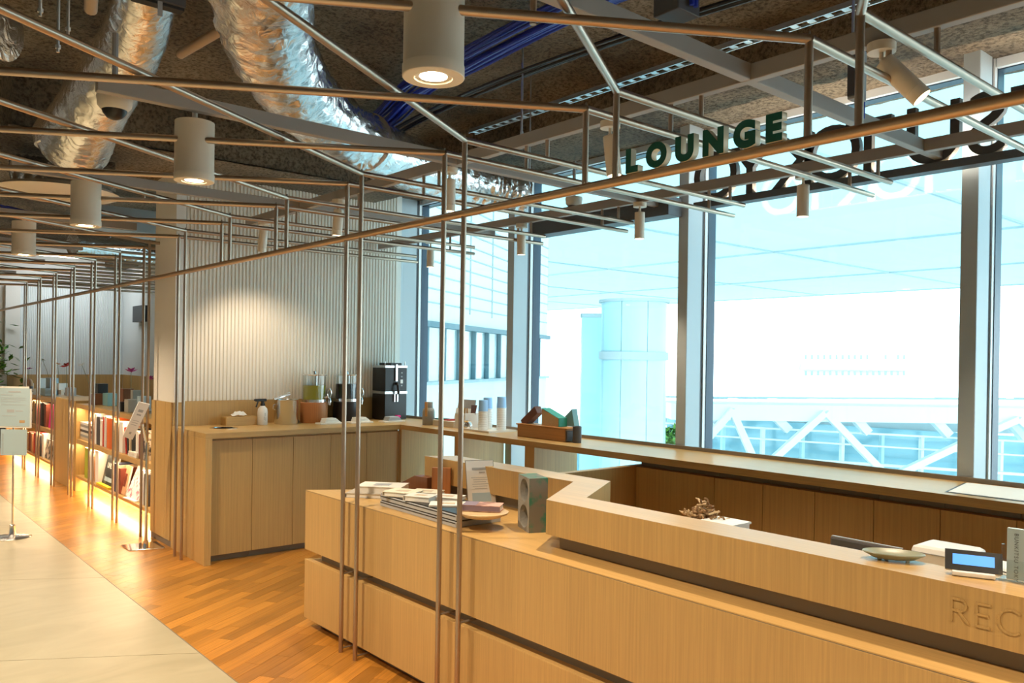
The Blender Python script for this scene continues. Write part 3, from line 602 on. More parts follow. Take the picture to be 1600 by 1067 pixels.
def ladder(x, y0, y1, z, lab):
    t = thing('cable_tray', lab, 'cable tray', (x, (y0+y1)/2, z)); nb = 0
    for dx in (-.028, .028): MB().box(x+dx-.004, x+dx+.004, y0, y1, z, z+.012).build('side_rail', 'galv', t)
    MB().box(x-.024, x-.021, y0, y1, z+.012, z+.03).build('lip', 'galv', t)
    y = y0+.03
    while y < y1: MB().box(x-.026, x+.026, y, y+.035, z+.003, z+.006).build('rung', 'galv', t); y += .085
ladder(3.52, .6, 4.6, 3.10, 'long perforated galvanised cable tray near the window side of the ceiling')
one('hanging_conduit', MB().box(2.02, 2.13, 1.60, 1.70, 2.60, 3.22), 'dark_grey', 'dark boxed conduit dropping onto a grey beam above the letters', 'conduit', (2.08, 1.65, 2.6), bev=.004)
for i, dx in enumerate((0, .02)): one('conduit_cable', MB().tube([(2.068+dx, 1.588, 3.2), (2.068+dx, 1.586, 2.9), (2.072+dx, 1.588, 2.62)], .008, 8), 'blue_cable', 'blue cable on the dark conduit above the letters, %s one' % ('left' if i == 0 else 'right'), 'cable', (2.07, 1.58, 2.6))
jb = thing('junction_box', 'grey junction box with blue cable hanging behind the tilted spotlight', 'junction box', (3.2, 1.66, 2.55))
MB().box(3.12, 3.20, 1.58, 1.62, 2.56, 2.76).build('case', 'grey', jb, bev=.004); MB().box(3.11, 3.12, 1.585, 1.615, 2.57, 2.75).build('cover', 'dark_grey', jb)
MB().tube([(3.21, 1.6, 2.8), (3.215, 1.6, 2.65), (3.215, 1.6, 2.5)], .007, 8).build('cable', 'blue_cable', jb); MB().tube([(3.12, 1.6, 2.76), (3.12, 1.6, 3.2)], .006, 8).build('hanger_rod', 'galv', jb)
for i, (x, y, z0) in enumerate(((.52, 2.9, 2.55), (.60, 3.05, 2.5), (.66, 3.2, 2.62), (.45, 3.3, 2.5), (2.9, 3.35, 2.62), (2.86, 3.3, 2.7), (3.45, 3.9, 2.6))):
    one('hanger_rod', MB().tube([(x, y, z0), (x, y, 3.34)], .005, 8).tube([(x, y, z0+.012), (x, y, z0+.024)], .009, 6), 'galv', 'thin threaded ceiling rod, '+('%s of the rods at the upper left' % ORD[i] if i < 4 else '%s of the rods by the blue cables' % ORD[i-4]), 'rod', (x, y, z0), 'ceiling hanger rods')
vp = thing('vent_panel', 'black slotted hanging panel in front of the upper left duct', 'panel', (.85, 3.0, 2.7))
MB().box(.80, .965, 2.92, 2.96, 2.70, 3.1).build('plate', 'black_matt', vp); MB().box(.875, .89, 2.915, 2.92, 2.66, 3.1).build('rod', 'grey', vp); MB().box(.80, .965, 2.905, 2.92, 2.71, 2.735).build('bracket', 'dark_grey', vp)
one('drain_pipe', MB().tube([(.62, 2.6, 3.12), (.72, 3.1, 2.98), (.80, 3.5, 2.84)], .024, 12), 'pvc', 'tan insulated pipe left of the black slotted panel', 'pipe', (.7, 3, 2.8))
one('drain_pipe', MB().tube([(1.75, 3.2, 3.25), (1.62, 3.9, 3.2), (1.50, 4.6, 3.15)], .026, 12), 'pvc', 'tan pipe slanting between the two silver ducts', 'pipe', (1.4, 3.5, 2.9))
def dome(x, y, z, r, lab):
    t = thing('dome_camera', lab, 'camera', (x, y, z))
    MB().lathe([(0, .05), (r*.95, .05), (r, .04), (r*.94, .005), (r*.72, -.012), (r*.70, -.012)], (x, y, z), 32).build('housing', 'cream', t)
    MB().lathe([(r*.7, -.012), (r*.64, -r*.35), (r*.42, -r*.62), (r*.15, -r*.73), (0, -r*.74)], (x, y, z), 32).build('smoked_dome', 'black', t)
    MB().tube([(x, y, z+.05), (x+.01, y, z+.09), (x-.01, y, z+.16)], .005, 8).build('cable', 'white', t); MB().tube([(x, y, z+.05), (x, y, z+.3)], .012, 8).build('mount', 'grey', t)
p = on(2, 2.50, 179, 168); dome(p.x, p.y, 2.50, .068, 'white dome security camera hanging at the upper left'); dome(3.98, 4.03, 2.585, .06, 'dome security camera on the end of the silver flexible duct')
# ================================================================ DESK OBJECTS
def book(name, c, w, d, h, rot, cover, lab, z, group=None, page='paper', spine=None):
    """closed book lying flat: w along local x, d along local y; spine at -x"""
    t = thing(name, lab, 'book', (c[0], c[1], z), group); ca, sa = math.cos(rot), math.sin(rot); ex = Vector((ca, sa, 0)); ey = Vector((-sa, ca, 0)); C0 = Vector((c[0], c[1], z))
    th = .0025
    for zz in (th/2, h-th/2): MB().obox(C0+Vector((0, 0, zz)), ex*w/2, ey*d/2, Vector((0, 0, th/2))).build('cover', cover, t)
    MB().obox(C0+ex*.003+Vector((0, 0, h/2)), ex*(w/2-.006), ey*(d/2-.004), Vector((0, 0, h/2-th))).build('page_block', page, t)
    MB().obox(C0-ex*(w/2-.0012)+Vector((0, 0, h/2)), ex*.0012, ey*d/2, Vector((0, 0, h/2-th))).build('spine', spine or cover, t)
    return t, ex, ey
def pixz(x, y, z): return on(2, z, x, y)
RB = math.atan2(-.52, .85)   # turned with the desk end
p = Vector((2.305, 3.83, 0)); book('paper_book', p, .27, .20, .024, R(-48), 'mottled', 'grey mottled book under the white one at the desk end', ZT)
t, ex, ey = book('paper_book', (2.335, 3.80), .25, .175, .036, R(-48), 'offwhite', 'thick cream book with a printed square on the desk end pile', ZT+.0245)
MB().obox(Vector((2.335, 3.80, ZT+.0612)), ex*.045, ey*.032, Vector((0, 0, .0004))).build('printed_square', 'print_grey', t)
bp = []
for i, (zz, lab) in enumerate(((ZT, 'lower of two large silver-grey portfolio boxes on the desk'), (ZT+.031, 'upper of two large silver-grey portfolio boxes, carrying cream books'))):
    c = Vector((2.285, 3.215, 0)); t = thing('portfolio_box', lab, 'box', (c.x, c.y, zz), 'grey portfolio boxes')
    e1 = Vector((.02, .68, 0)).normalized(); e2 = Vector((e1.y, -e1.x, 0))
    MB().obox(c+Vector((0, 0, zz+.0125)), e1*.335, e2*.125, Vector((0, 0, .0125))).build('box_body', 'silver_box', t, bev=.002)
    MB().obox(c+Vector((0, 0, zz+.028)), e1*.33, e2*.12, Vector((0, 0, .0028))).build('dark_lid_gap', 'black', t)
    MB().obox(c-e2*.1255+Vector((0, 0, zz+.018)), e1*.33, e2*.0006, Vector((0, 0, .002))).build('dark_line', 'black', t)
zt2 = ZT+.062
for (x, y, w, d, h, a, cov, lab) in ((2.235, 3.44, .165, .13, .022, -62, 'cream_paper', 'cream book at the left end on the grey portfolio boxes'), (2.35, 3.40, .15, .115, .016, -55, 'cream_paper', 'pale yellow book with small print at the back of the grey boxes'),
    (2.225, 3.27, .14, .105, .024, -62, 'offwhite', 'white book in front on the middle of the grey boxes'), (2.345, 3.215, .15, .11, .016, -58, 'paper', 'white book behind on the middle of the grey boxes'), (2.255, 3.09, .17, .115, .007, -40, 'paper', 'thin white booklet nearest the round wooden plate')):
    t, ex, ey = book('small_book', (x, y), w, d, h, R(a), cov, lab, zt2, 'books on the grey boxes')
    MB().obox(Vector((x, y, zt2+h+.0003)), ex*w*.2, ey*d*.18, Vector((0, 0, .0003))).build('cover_print', 'cover_sand', t)
rd = thing('round_plate', 'round pale wooden plate resting on the end of the grey boxes', 'plate', (2.245, 2.81, ZT+.062))
MB().lathe([(0, .010), (.10, .010), (.112, .0135), (.1145, .021), (.112, .0225), (0, .0215)], (2.245, 2.815, ZT+.052), 48).build('plate', 'pale_wood', rd)
MB().lathe([(0, 0), (.085, 0), (.09, .011), (0, .011)], (2.245, 2.815, ZT+.0525), 36).build('base', 'pale_wood', rd)
t, ex, ey = book('paper_book', (2.262, 2.835), .10, .17, .026, R(40), 'book_photo', 'purple and rose photo-covered book on the round wooden plate', ZT+.0762, page='offwhite', spine='purple_cover')
MB().obox(Vector((2.262, 2.835, ZT+.1025))-ey*(-.055), ex*.05, ey*.03, Vector((0, 0, .0006))).build('cover_band', 'purple_cover', t)
# poster in a metal stand
def poster(name, lab, c, w, h, tilt, nrm, z, mats=('white', 'bronze'), lines=8, thick=.004):
    t = thing(name, lab, 'sign', (c[0], c[1], z)); n = Vector((nrm[0], nrm[1], 0)).normalized(); ex = Vector((-n.y, n.x, 0)); up = (Vector((0, 0, 1))*math.cos(tilt)-n*math.sin(tilt)); fn = ex.cross(up)
    if fn.dot(n) < 0: fn = -fn
    O = Vector((c[0], c[1], z)); C1 = O+up*h/2
    MB().obox(C1, ex*w/2, up*h/2, fn*thick/2).build('backing', mats[1], t)
    sh = MB().obox(C1+fn*(thick/2+.0008), ex*(w/2-.003), up*(h/2-.003), fn*.0008).build('sheet', mats[0], t)
    return t, sh, O, ex, up, fn+Vector((0, 0, 0))
def rule(sh, O, ex, up, fn, a, b, hw, hh, off, mat='print_grey'): MB().obox(O+ex*a+up*b+fn*off, ex*hw, up*hh, fn*.0003).build('print_line', mat, sh)
b0 = pixz(745, 787, ZT); nr = (-.35, -.9)
t, sh, O, ex, up, fn = poster('menu_stand', 'white printed menu sheet in a thin metal stand leaning on the desk', (2.58, 3.24), .152, .235, R(17), nr, ZT)
if ex.dot(CR) < 0: ex = -ex
rule(sh, O, ex, up, fn, 0, .19, .042, .006, .0042, 'print_grey'); rule(sh, O, ex, up, fn, .01, .172, .016, .003, .0042)
for i in range(6): rule(sh, O, ex, up, fn, -.005+.004*(i % 2), .145-i*.011, .045-.006*(i % 3), .0012, .0042)
rule(sh, O, ex, up, fn, 0, .12, .058, .034, .0038, 'paper'); rule(sh, O, ex, up, fn, 0, .045, .05, .022, .0038, 'cover_sky')
MB().bar(O-fn*.07, O+up*.12-fn*.004, .03, .003).build('prop', 'bronze', t)
# wooden blocks at the back of the desk
w1 = thing('slanted_wood_box', 'dark brown wooden box with a slanted top behind the books', 'box', (2.58, 3.72, ZT))
a0, b0_ = Vector((2.505, 3.905, 0)), Vector((2.525, 3.655, 0)); dv = (b0_-a0); dn_ = Vector((-dv.y, dv.x, 0)).normalized(); dn_ = dn_ if dn_.x > 0 else -dn_
pr = [(0, 0), (1, 0), (1, .098), (.55, .098), (0, .038)]
vs = [a0+dv*u+Vector((0, 0, ZT+z)) for u, z in pr]+[a0+dv*u+dn_*.062+Vector((0, 0, ZT+z)) for u, z in pr]
MB().add(vs, [(0, 1, 2, 3, 4), (9, 8, 7, 6, 5)]+[(i, i+5, (i+1) % 5+5, (i+1) % 5) for i in range(5)]).build('body', 'walnut', w1, bev=.002)
MB().obox(a0+dv*.5-dn_*.0006+Vector((0, 0, ZT+.02)), dv*.3, dn_*.0006, Vector((0, 0, .0012))).build('seam', 'black', w1)
w2 = one('wood_block', MB().obox((2.580, 3.598, ZT+.078), Vector((.036, -.036, 0)), Vector((.011, .011, 0)), (0, 0, .078)), 'cherry', 'upright reddish-brown wooden block standing behind the slanted box', 'block', (2.58, 3.6, ZT), bev=.002)
# sculptural stone block with two oval hollows
sp = thing('stone_sculpture', 'upright grey-green weathered block with two oval hollows on the desk', 'sculpture', (2.39, 2.66, ZT))
pa, pb = Vector((2.397, 2.753, ZT)), Vector((2.337, 2.612, ZT)); e1 = (pa-pb); W = e1.length; e1.normalize(); e2 = Vector((e1.y, -e1.x, 0)); HT = .235; DP = .085
def P3(u, z, d): return pb+e1*u+Vector((0, 0, z))+e2*d
fr = MB(); n = 32
for zc in (HT*.26, HT*.745):
    ring = []; rect = []
    for k in range(n):
        a = 2*math.pi*k/n; cu, cz = W*.46, zc; ring.append((cu+W*.36*math.cos(a), cz+HT*.212*math.sin(a)))
        z0, z1 = (0, HT/2) if zc < HT/2 else (HT/2, HT); dx, dz = math.cos(a), math.sin(a); tt = min(((W-cu)/dx if dx > 1e-6 else 1e9), (-cu/dx if dx < -1e-6 else 1e9), ((z1-cz)/dz if dz > 1e-6 else 1e9), ((z0-cz)/dz if dz < -1e-6 else 1e9)); rect.append((cu+dx*tt, cz+dz*tt))
    for cu, cz in ((0, z0), (W, z0), (W, z1), (0, z1)):
        k = min(range(n), key=lambda i: (rect[i][0]-cu)**2+(rect[i][1]-cz)**2); rect[k] = (cu, cz)
    vs = [P3(u, z, 0) for u, z in rect]+[P3(u, z, 0) for u, z in ring]+[P3(u, z, .05) for u, z in ring]
    fr.add(vs, [(k, (k+1) % n, n+(k+1) % n, n+k) for k in range(n)]+[(n+k, n+(k+1) % n, 2*n+(k+1) % n, 2*n+k) for k in range(n)]+[tuple(range(2*n, 3*n))])
fr.build('hollowed_face', 'stone', sp)
MB().add([P3(0, 0, 0), P3(W, 0, 0), P3(W, 0, DP), P3(0, 0, DP), P3(0, HT, 0), P3(W, HT, 0), P3(W, HT, DP), P3(0, HT, DP)], [(0, 1, 2, 3), (4, 5, 6, 7), (0, 3, 7, 4), (1, 2, 6, 5), (2, 3, 7, 6)]).build('body', 'patina', sp)
# ---- behind / on the ledge
ZL = .951
pot = thing('dried_plant', 'dried brown twiggy plant in a white tray behind the reception ledge', 'plant', (2.72, 1.93, ZT))
MB().add([(2.64+x*(.9 if k == 0 else 1), 1.80+y, ZT+z) for k, z in ((0, 0), (1, .125)) for x, y in ((0, 0), (.12, 0), (.12, .14), (0, .14))], [(0, 3, 2, 1), (0, 1, 5, 4), (1, 2, 6, 5), (2, 3, 7, 6), (3, 0, 4, 7)]).build('tray', 'white', pot)
MB().box(2.635, 2.765, 1.795, 1.945, ZT+.122, ZT+.13).build('rim', 'white', pot)
rnd = random.Random(21)
tw = MB(); tw2 = MB()
for i in range(130):
    q_ = rnd.random(); hh = .085*(1-q_)
    b = Vector((2.70+rnd.uniform(-.05, .05)*(.25+q_), 1.965+rnd.uniform(-.10, .10)*(.2+q_), ZT+.105+hh*rnd.random())); pts = [b]; d = Vector((rnd.uniform(-1, 1), rnd.uniform(-1, 1), rnd.uniform(-.4, .5))).normalized()
    for s_ in range(5): d = (d+Vector((rnd.uniform(-1.2, 1.2), rnd.uniform(-1.2, 1.2), rnd.uniform(-.8, .7)))).normalized(); pts.append(pts[-1]+d*rnd.uniform(.006, .013))
    (tw if i % 2 else tw2).tube(pts, [.0035, .0045, .004, .0045, .004, .002], 6)
tw.build('twigs', 'dried', pot); tw2.build('pale_twigs', 'dried_light', pot)
mo = thing('desk_monitor', 'dark monitor seen from behind, top edge above the reception ledge', 'monitor', (2.74, 1.32, ZT))
q0, q1 = Vector((2.74, 1.455, 0)), Vector((2.735, 1.20, 0)); e = (q1-q0).normalized()
MB().obox((q0+q1)/2+Vector((0, 0, .83)), (q1-q0)/2, Vector((-e.y, e.x, 0))*.011, (0, 0, .066)).build('case', 'dark_grey', mo, bev=.008)
MB().obox((q0+q1)/2+Vector((0, 0, .8965)), (q1-q0)/2*.97, Vector((-e.y, e.x, 0))*.006, (0, 0, .0016)).build('top_edge', 'grey', mo)
MB().obox((q0+q1)/2+Vector((-.02, 0, .79)), (q1-q0)*.1, Vector((-e.y, e.x, 0))*.05, (0, 0, .033)).build('stand', 'grey', mo)
pn = thing('receipt_printer', 'white rounded printer behind the small blue display', 'printer', (2.78, 1.12, ZT))
MB().box(2.74, 2.90, 1.00, 1.185, ZT, .915).build('case', 'white', pn, bev=.02); MB().box(2.735, 2.742, 1.01, 1.175, .893, .896).build('seam', 'grey', pn)
one('payment_terminal', MB().box(2.55, 2.68, .80, .92, ZT, .93), 'white', 'small white device behind the clear acrylic holder', 'terminal', (2.6, .86, ZT), bev=.012)
ds = thing('oval_dish', 'shallow oval green-bronze ceramic dish on the reception ledge', 'dish', (2.315, 1.04, ZL))
c = Vector((2.318, 1.045, 0)); me_ = MB().lathe([(0, .004), (.055, .004), (.062, .008), (.078, .016), (.082, .019), (.080, .0215), (.074, .019), (.058, .011), (.04, .009), (0, .009)], (0, 0, 0), 48)
for i, v in enumerate(me_.v):
    x, y_ = v.x*.55, v.y*1.0; an = R(28); me_.v[i] = Vector((c.x+x*math.cos(an)-y_*math.sin(an), c.y+x*math.sin(an)+y_*math.cos(an), ZL+v.z+.003))
me_.build('bowl', 'pottery', ds)
for dx, dy in ((.02, .03), (-.02, .03), (0, -.04)): MB().lathe([(.006, 0), (.005, .0085)], (c.x+dx, c.y+dy, ZL), 10).build('foot', 'pottery', ds)
cd = thing('card_reader', 'small white payment display with blue screen on the reception ledge', 'card reader', (2.31, .845, ZL))
ex = (Vector((2.345, .775, 0))-Vector((2.29, .905, 0))).normalized(); nn = Vector((ex.y, -ex.x, 0)); nn = nn if nn.dot(Vector((1, 1, 0))) < 0 else -nn
O = Vector((2.322, .838, ZL)); up = (Vector((0, 0, 1))*math.cos(R(22))-nn*math.sin(R(22))); fn = (nn*math.cos(R(22))+Vector((0, 0, 1))*math.sin(R(22)))
MB().obox(O+Vector((0, 0, .008)), ex*.05, nn*.032, (0, 0, .006)).build('base', 'white', cd, bev=.003); MB().obox(O+Vector((0, 0, .001)), ex*.035, nn*.028, (0, 0, .0015)).build('foot_pad', 'grey', cd)
hd = MB().obox(O+Vector((0, 0, .036)), ex*.066, up*.027, fn*.009).build('head', 'white', cd, bev=.004)
MB().obox(O+Vector((0, 0, .036))+fn*.0095, ex*.066, up*.0268, fn*.001).build('bezel', 'black', cd)
MB().obox(O+Vector((0, 0, .038))+fn*.0108, ex*.048, up*.0135, fn*.0004).build('screen', 'screen', cd)
MB().tube(smooth([O+nn*-.03+Vector((0, 0, .008)), O-nn*.06+ex*.04+Vector((0, 0, .012)), O-nn*.05+ex*.09+Vector((0, 0, .004))], 6), .0018, 6).build('cable', 'black', cd)
ah = thing('acrylic_card_holder', 'clear acrylic holder with upright grey-blue card lettered in black at the right edge', 'card holder', (2.37, .73, ZL))
A0 = Vector((2.345, .778, ZL)); ex = Vector((.10, -.995, 0)).normalized(); nn = Vector((-.995, -.10, 0))
MB().obox(A0+ex*.08+Vector((0, 0, .003)), ex*.082, nn*.022, (0, 0, .003)).build('base', 'clear', ah); MB().obox(A0+ex*.08+nn*.02+Vector((0, 0, .03)), ex*.082, nn*.0012, (0, 0, .027)).build('front_lip', 'clear', ah)
MB().tube([A0+ex*.003+Vector((0, 0, .004)), A0+ex*.003+Vector((0, 0, .092))], .004, 12).build('side_tube', 'clear', ah)
cdm = MB().obox(A0+ex*.075+Vector((0, 0, .071)), ex*.062, nn*.008, (0, 0, .065)).build('card_block', 'blue_card', ah)
me = text_mesh('BUNKITSU TOKYO', .0135, .0002, 0, ('print_dark',), 1.25)
place(me, 'lettering', cdm, frame(A0+ex*.030+nn*.0084+Vector((0, 0, .125)), (0, 0, -1), ex))
# ================================================================ WINDOW COUNTER OBJECTS
sh = thing('clear_mat', 'thin white sheet with dark edge lying on the window counter at the right', 'mat', (3.98, 1.3, ZC))
MB().prism([(3.815, 1.484), (4.19, 1.545), (4.20, .85), (3.83, .85)], ZC+.001, ZC+.003).build('sheet', 'paper', sh); MB().prism([(3.80, 1.494), (4.2, 1.56), (4.21, .84), (3.815, .84)], ZC+.0002, ZC+.0009).build('dark_underlay', 'dark_grey', sh)
wx = thing('wooden_box', 'long rough wooden box on the window counter holding blocks', 'box', (4.0, 4.25, ZC))
MB().box(3.90, 4.02, 4.0, 4.50, ZC, ZC+.085).build('body', 'box_wood', wx, bev=.003); MB().box(3.895, 4.025, 3.98, 4.51, ZC+.086, ZC+.096).build('lid_board', 'box_wood', wx, bev=.002)
MB().box(3.903, 4.017, 3.985, 3.999, ZC+.005, ZC+.075).build('dark_end', 'dark_grey', wx)
one('brown_block', MB().obox((3.96, 4.41, ZC+.148), Vector((0, -.075, .055)), Vector((.03, 0, 0)), Vector((0, .016, .024))), 'brick_brown', 'dark brown block leaning diagonally on the wooden box', 'block', (3.96, 4.41, ZC+.1), bev=.003)
gb = thing('house_block', 'house-shaped pale block with green end on the wooden box', 'block', (3.95, 4.17, ZC+.096))
MB().add([(3.92, 4.26, ZC+.097), (3.92, 4.09, ZC+.097), (3.92, 4.09, ZC+.155), (3.92, 4.26, ZC+.215), (4.0, 4.26, ZC+.097), (4.0, 4.09, ZC+.097), (4.0, 4.09, ZC+.155), (4.0, 4.26, ZC+.215)], [(0, 1, 2, 3), (7, 6, 5, 4), (0, 4, 5, 1), (3, 2, 6, 7), (0, 3, 7, 4), (1, 5, 6, 2)]).build('body', 'pale_wood', gb)
MB().box(3.921, 3.999, 4.084, 4.0895, ZC+.098, ZC+.154).build('green_end', 'green_box', gb); MB().obox((3.96, 4.175, ZC+.1865), Vector((.04, 0, 0)), Vector((0, .088, .031)), Vector((0, -.0005, .0015))).build('green_top', 'green_paint', gb)
one('slate_block', MB().add([(4.02, 4.21, ZC+.097), (4.02, 4.03, ZC+.097), (4.02, 4.06, ZC+.22), (4.07, 4.21, ZC+.097), (4.07, 4.03, ZC+.097), (4.07, 4.06, ZC+.22)], [(0, 1, 2), (5, 4, 3), (0, 3, 4, 1), (1, 4, 5, 2), (2, 5, 3, 0)]), 'teal_paint', 'grey-blue wedge block behind the green-ended block', 'block', (4.04, 4.12, ZC+.096))
one('dark_vase', MB().lathe([(0, 0), (.030, 0), (.031, .11), (.027, .112), (.026, .02), (0, .02)], (3.945, 3.93, ZC), 24), 'dark_grey', 'tall dark cylinder vase at the right end of the wooden box', 'vase', (3.945, 3.93, ZC))
# cups
ct = thing('cup_tray', 'shallow white tray under the paper cup stacks', 'tray', (4.0, 4.93, ZC))
MB().box(3.875, 4.15, 4.80, 5.13, ZC, ZC+.006).build('plate', 'offwhite', ct)
for a in ((3.875, 3.88, 4.80, 5.13), (4.145, 4.15, 4.80, 5.13), (3.88, 4.145, 4.80, 4.805), (3.88, 4.145, 5.125, 5.13)): MB().box(*a, ZC+.006, ZC+.014).build('rim', 'offwhite', ct)
for (x, y, nc, lab) in ((4.07, 5.06, 12, 'left stack of blue-rimmed white paper cups'), (3.96, 4.98, 11, 'front stack of blue-rimmed white paper cups'), (4.08, 4.90, 13, 'right rear stack of blue-rimmed white paper cups, the tallest')):
    t = thing('paper_cup_stack', lab, 'paper cups', (x, y, ZC+.0065), 'paper cup stacks')
    for i in range(nc):
        z = ZC+.0065+i*.0135
        MB().lathe([(.036, z), (.0395, z+.012), (.0385, z+.0135)], (x, y, 0), 20).build('cup_rim', 'white', t)
    z = ZC+.0065+nc*.0135
    MB().lathe([(.0385, z), (.0345, z+.085), (.033, z+.086), (.0, z+.084)], (x, y, 0), 24).build('top_cup', 'cup_blue', t)
nb = thing('condiment_box', 'white box of sugar sticks and stirrers left of the cup stacks', 'box', (3.98, 5.22, ZC))
MB().box(3.93, 4.06, 5.17, 5.19, ZC, ZC+.125).box(3.93, 4.06, 5.30, 5.305, ZC, ZC+.125).box(3.93, 3.935, 5.19, 5.30, ZC, ZC+.115).box(4.055, 4.06, 5.19, 5.30, ZC, ZC+.125).box(3.935, 4.055, 5.19, 5.30, ZC, ZC+.01).build('case', 'white', nb)
for i in range(6): MB().obox((3.955+.012*(i % 3), 5.28-.014*i, ZC+.11), Vector((.003, .0, 0)), Vector((0, .006, .0)), Vector((.0, .0, .055))).build('sugar_stick', 'cover_yellow' if i < 3 else 'cover_tan', nb)
for i in range(4): MB().tube([(4.02, 5.22-.01*i, ZC+.02), (4.025+.004*i, 5.205-.014*i, ZC+.19)], .006, 6).build('stirrer', 'brick_brown', nb)
one('milk_jug', MB().lathe([(0, 0), (.03, 0), (.038, .02), (.036, .045), (.024, .062), (.028, .075), (.025, .074), (.02, .06), (0, .03)], (3.92, 5.125, ZC), 24), 'chrome', 'small round chrome jug in front of the condiment box', 'jug', (3.92, 5.125, ZC))
nh = thing('menu_card_holder', 'grey and white folded card standing behind the condiment tray', 'card', (4.12, 5.45, ZC))
MB().obox((4.13, 5.43, ZC+.11), Vector((.012, -.10, 0)), Vector((.004, 0, 0)), Vector((.02, 0, .11))).build('grey_card', 'grey', nh); MB().obox((4.10, 5.44, ZC+.075), Vector((.012, -.085, 0)), Vector((.003, 0, 0)), Vector((.02, 0, .073))).build('white_card', 'paper', nh)
tr = thing('tea_tray', 'low white tray with green and red sachets by the grey bottle', 'tray', (4.02, 5.45, ZC))
MB().box(3.93, 4.05, 5.33, 5.62, ZC, ZC+.05).build('body', 'offwhite', tr, bev=.004)
for i, (c_, y) in enumerate((('green_box', 5.57), ('green_box', 5.53), ('cover_red', 5.47), ('cover_red', 5.43), ('black', 5.60))): MB().box(3.95, 4.03, y-.016, y+.016, ZC+.05, ZC+.062).build('sachet', c_, tr)
th = thing('thermos_bottle', 'grey-green thermos bottle with a tan strap on the window counter', 'bottle', (3.92, 5.68, ZC))
MB().lathe([(0, 0), (.050, 0), (.052, .005), (.052, .11), (.046, .135), (.036, .145), (.036, .19), (.034, .193), (0, .193)], (3.93, 5.68, ZC), 32).build('body', 'stone', th)
MB().obox((3.885, 5.65, ZC+.135), Vector((-.006, .008, 0)), Vector((.004, .003, 0)), (0, 0, .06)).build('strap', 'orange_tab', th)
# ================================================================ SERVICE COUNTER OBJECTS
one('waste_ring', MB().lathe([(.105, 0), (.105, .003), (.085, .004), (.083, -.0)], (2.385, 6.20, ZC+.0003), 40, cap=False).lathe([(0, .0006), (.083, .0006)], (2.385, 6.20, ZC), 32), 'chrome', 'round chrome waste opening set in the service counter', 'waste hole', (2.385, 6.2, ZC))
tb = thing('tissue_box', 'low wooden tissue box with white tissue on the service counter', 'tissue box', (2.60, 6.44, ZC))
MB().box(2.475, 2.735, 6.38, 6.50, ZC, ZC+.07).build('case', 'oak_top_x', tb, bev=.002)
rnd = random.Random(4); ts = MB(); vs = []; 
for i in range(9):
    for j in range(4): vs.append((2.53+.13*i/8+rnd.uniform(-.006, .006), 6.40+.06*j/3+rnd.uniform(-.008, .008), ZC+.072+(.035 if j in (1, 2) else .004)*math.sin(math.pi*(i+.5)/9)+rnd.uniform(0, .012)))
ts.add(vs, [(i*4+j, (i+1)*4+j, (i+1)*4+j+1, i*4+j+1) for i in range(8) for j in range(3)], True); ts.build('tissue', 'white', tb)
sb = thing('spray_bottle', 'white spray bottle with black trigger head on the service counter', 'spray bottle', (2.765, 6.36, ZC))
sx, sy = 2.765, 6.36
MB().lathe([(0, 0), (.038, 0), (.041, .005), (.041, .10), (.037, .13), (.022, .148), (.018, .155), (0, .155)], (sx, sy, ZC), 32).build('bottle', 'white', sb)
MB().lathe([(.019, .155), (.019, .17), (.013, .178), (.013, .19)], (sx, sy, ZC), 20).build('collar', 'black', sb)
MB().box(sx-.062, sx+.03, sy-.012, sy+.012, ZC+.19, ZC+.212).build('head', 'black', sb, bev=.004); MB().bar((sx-.04, sy, ZC+.19), (sx-.055, sy, ZC+.145), .012, .008).build('trigger', 'black', sb); MB().obox((sx-.066, sy, ZC+.203), (.005, 0, 0), (0, .007, 0), (0, 0, .007)).build('nozzle', 'black', sb)
for i, (a, b) in enumerate(((0, .085), (-.008, .055), (.008, .05))): MB().obox((sx+a*.7+.003, sy-.0412, ZC+b), (.0012, 0, 0), (0, .0004, 0), (0, 0, .014)).build('label_mark', 'print_dark', sb)
ib = thing('ice_bucket', 'brushed steel ice bucket with tongs across its rim', 'ice bucket', (2.97, 6.36, ZC))
MB().lathe([(0, 0), (.093, 0), (.096, .004), (.098, .195), (.102, .2), (.098, .203), (.094, .195), (.09, .01), (0, .008)], (2.97, 6.36, ZC), 40).build('pail', 'steel', ib)
MB().tube([(2.868, 6.35, ZC+.12), (2.852, 6.35, ZC+.13), (2.852, 6.35, ZC+.155), (2.868, 6.35, ZC+.165)], .005, 8).build('handle', 'steel', ib); MB().tube([(3.072, 6.36, ZC+.03), (3.085, 6.36, ZC+.015), (3.072, 6.36, ZC+.005)], .006, 8).build('side_foot', 'bronze', ib)
one('ice_tongs', MB().bar((2.85, 6.34, ZC+.205), (3.0, 6.36, ZC+.245), .016, .008).bar((2.85, 6.345, ZC+.213), (3.0, 6.37, ZC+.26), .016, .004), 'chrome', 'chrome tongs lying across the ice bucket', 'tongs', (2.92, 6.35, ZC+.2))
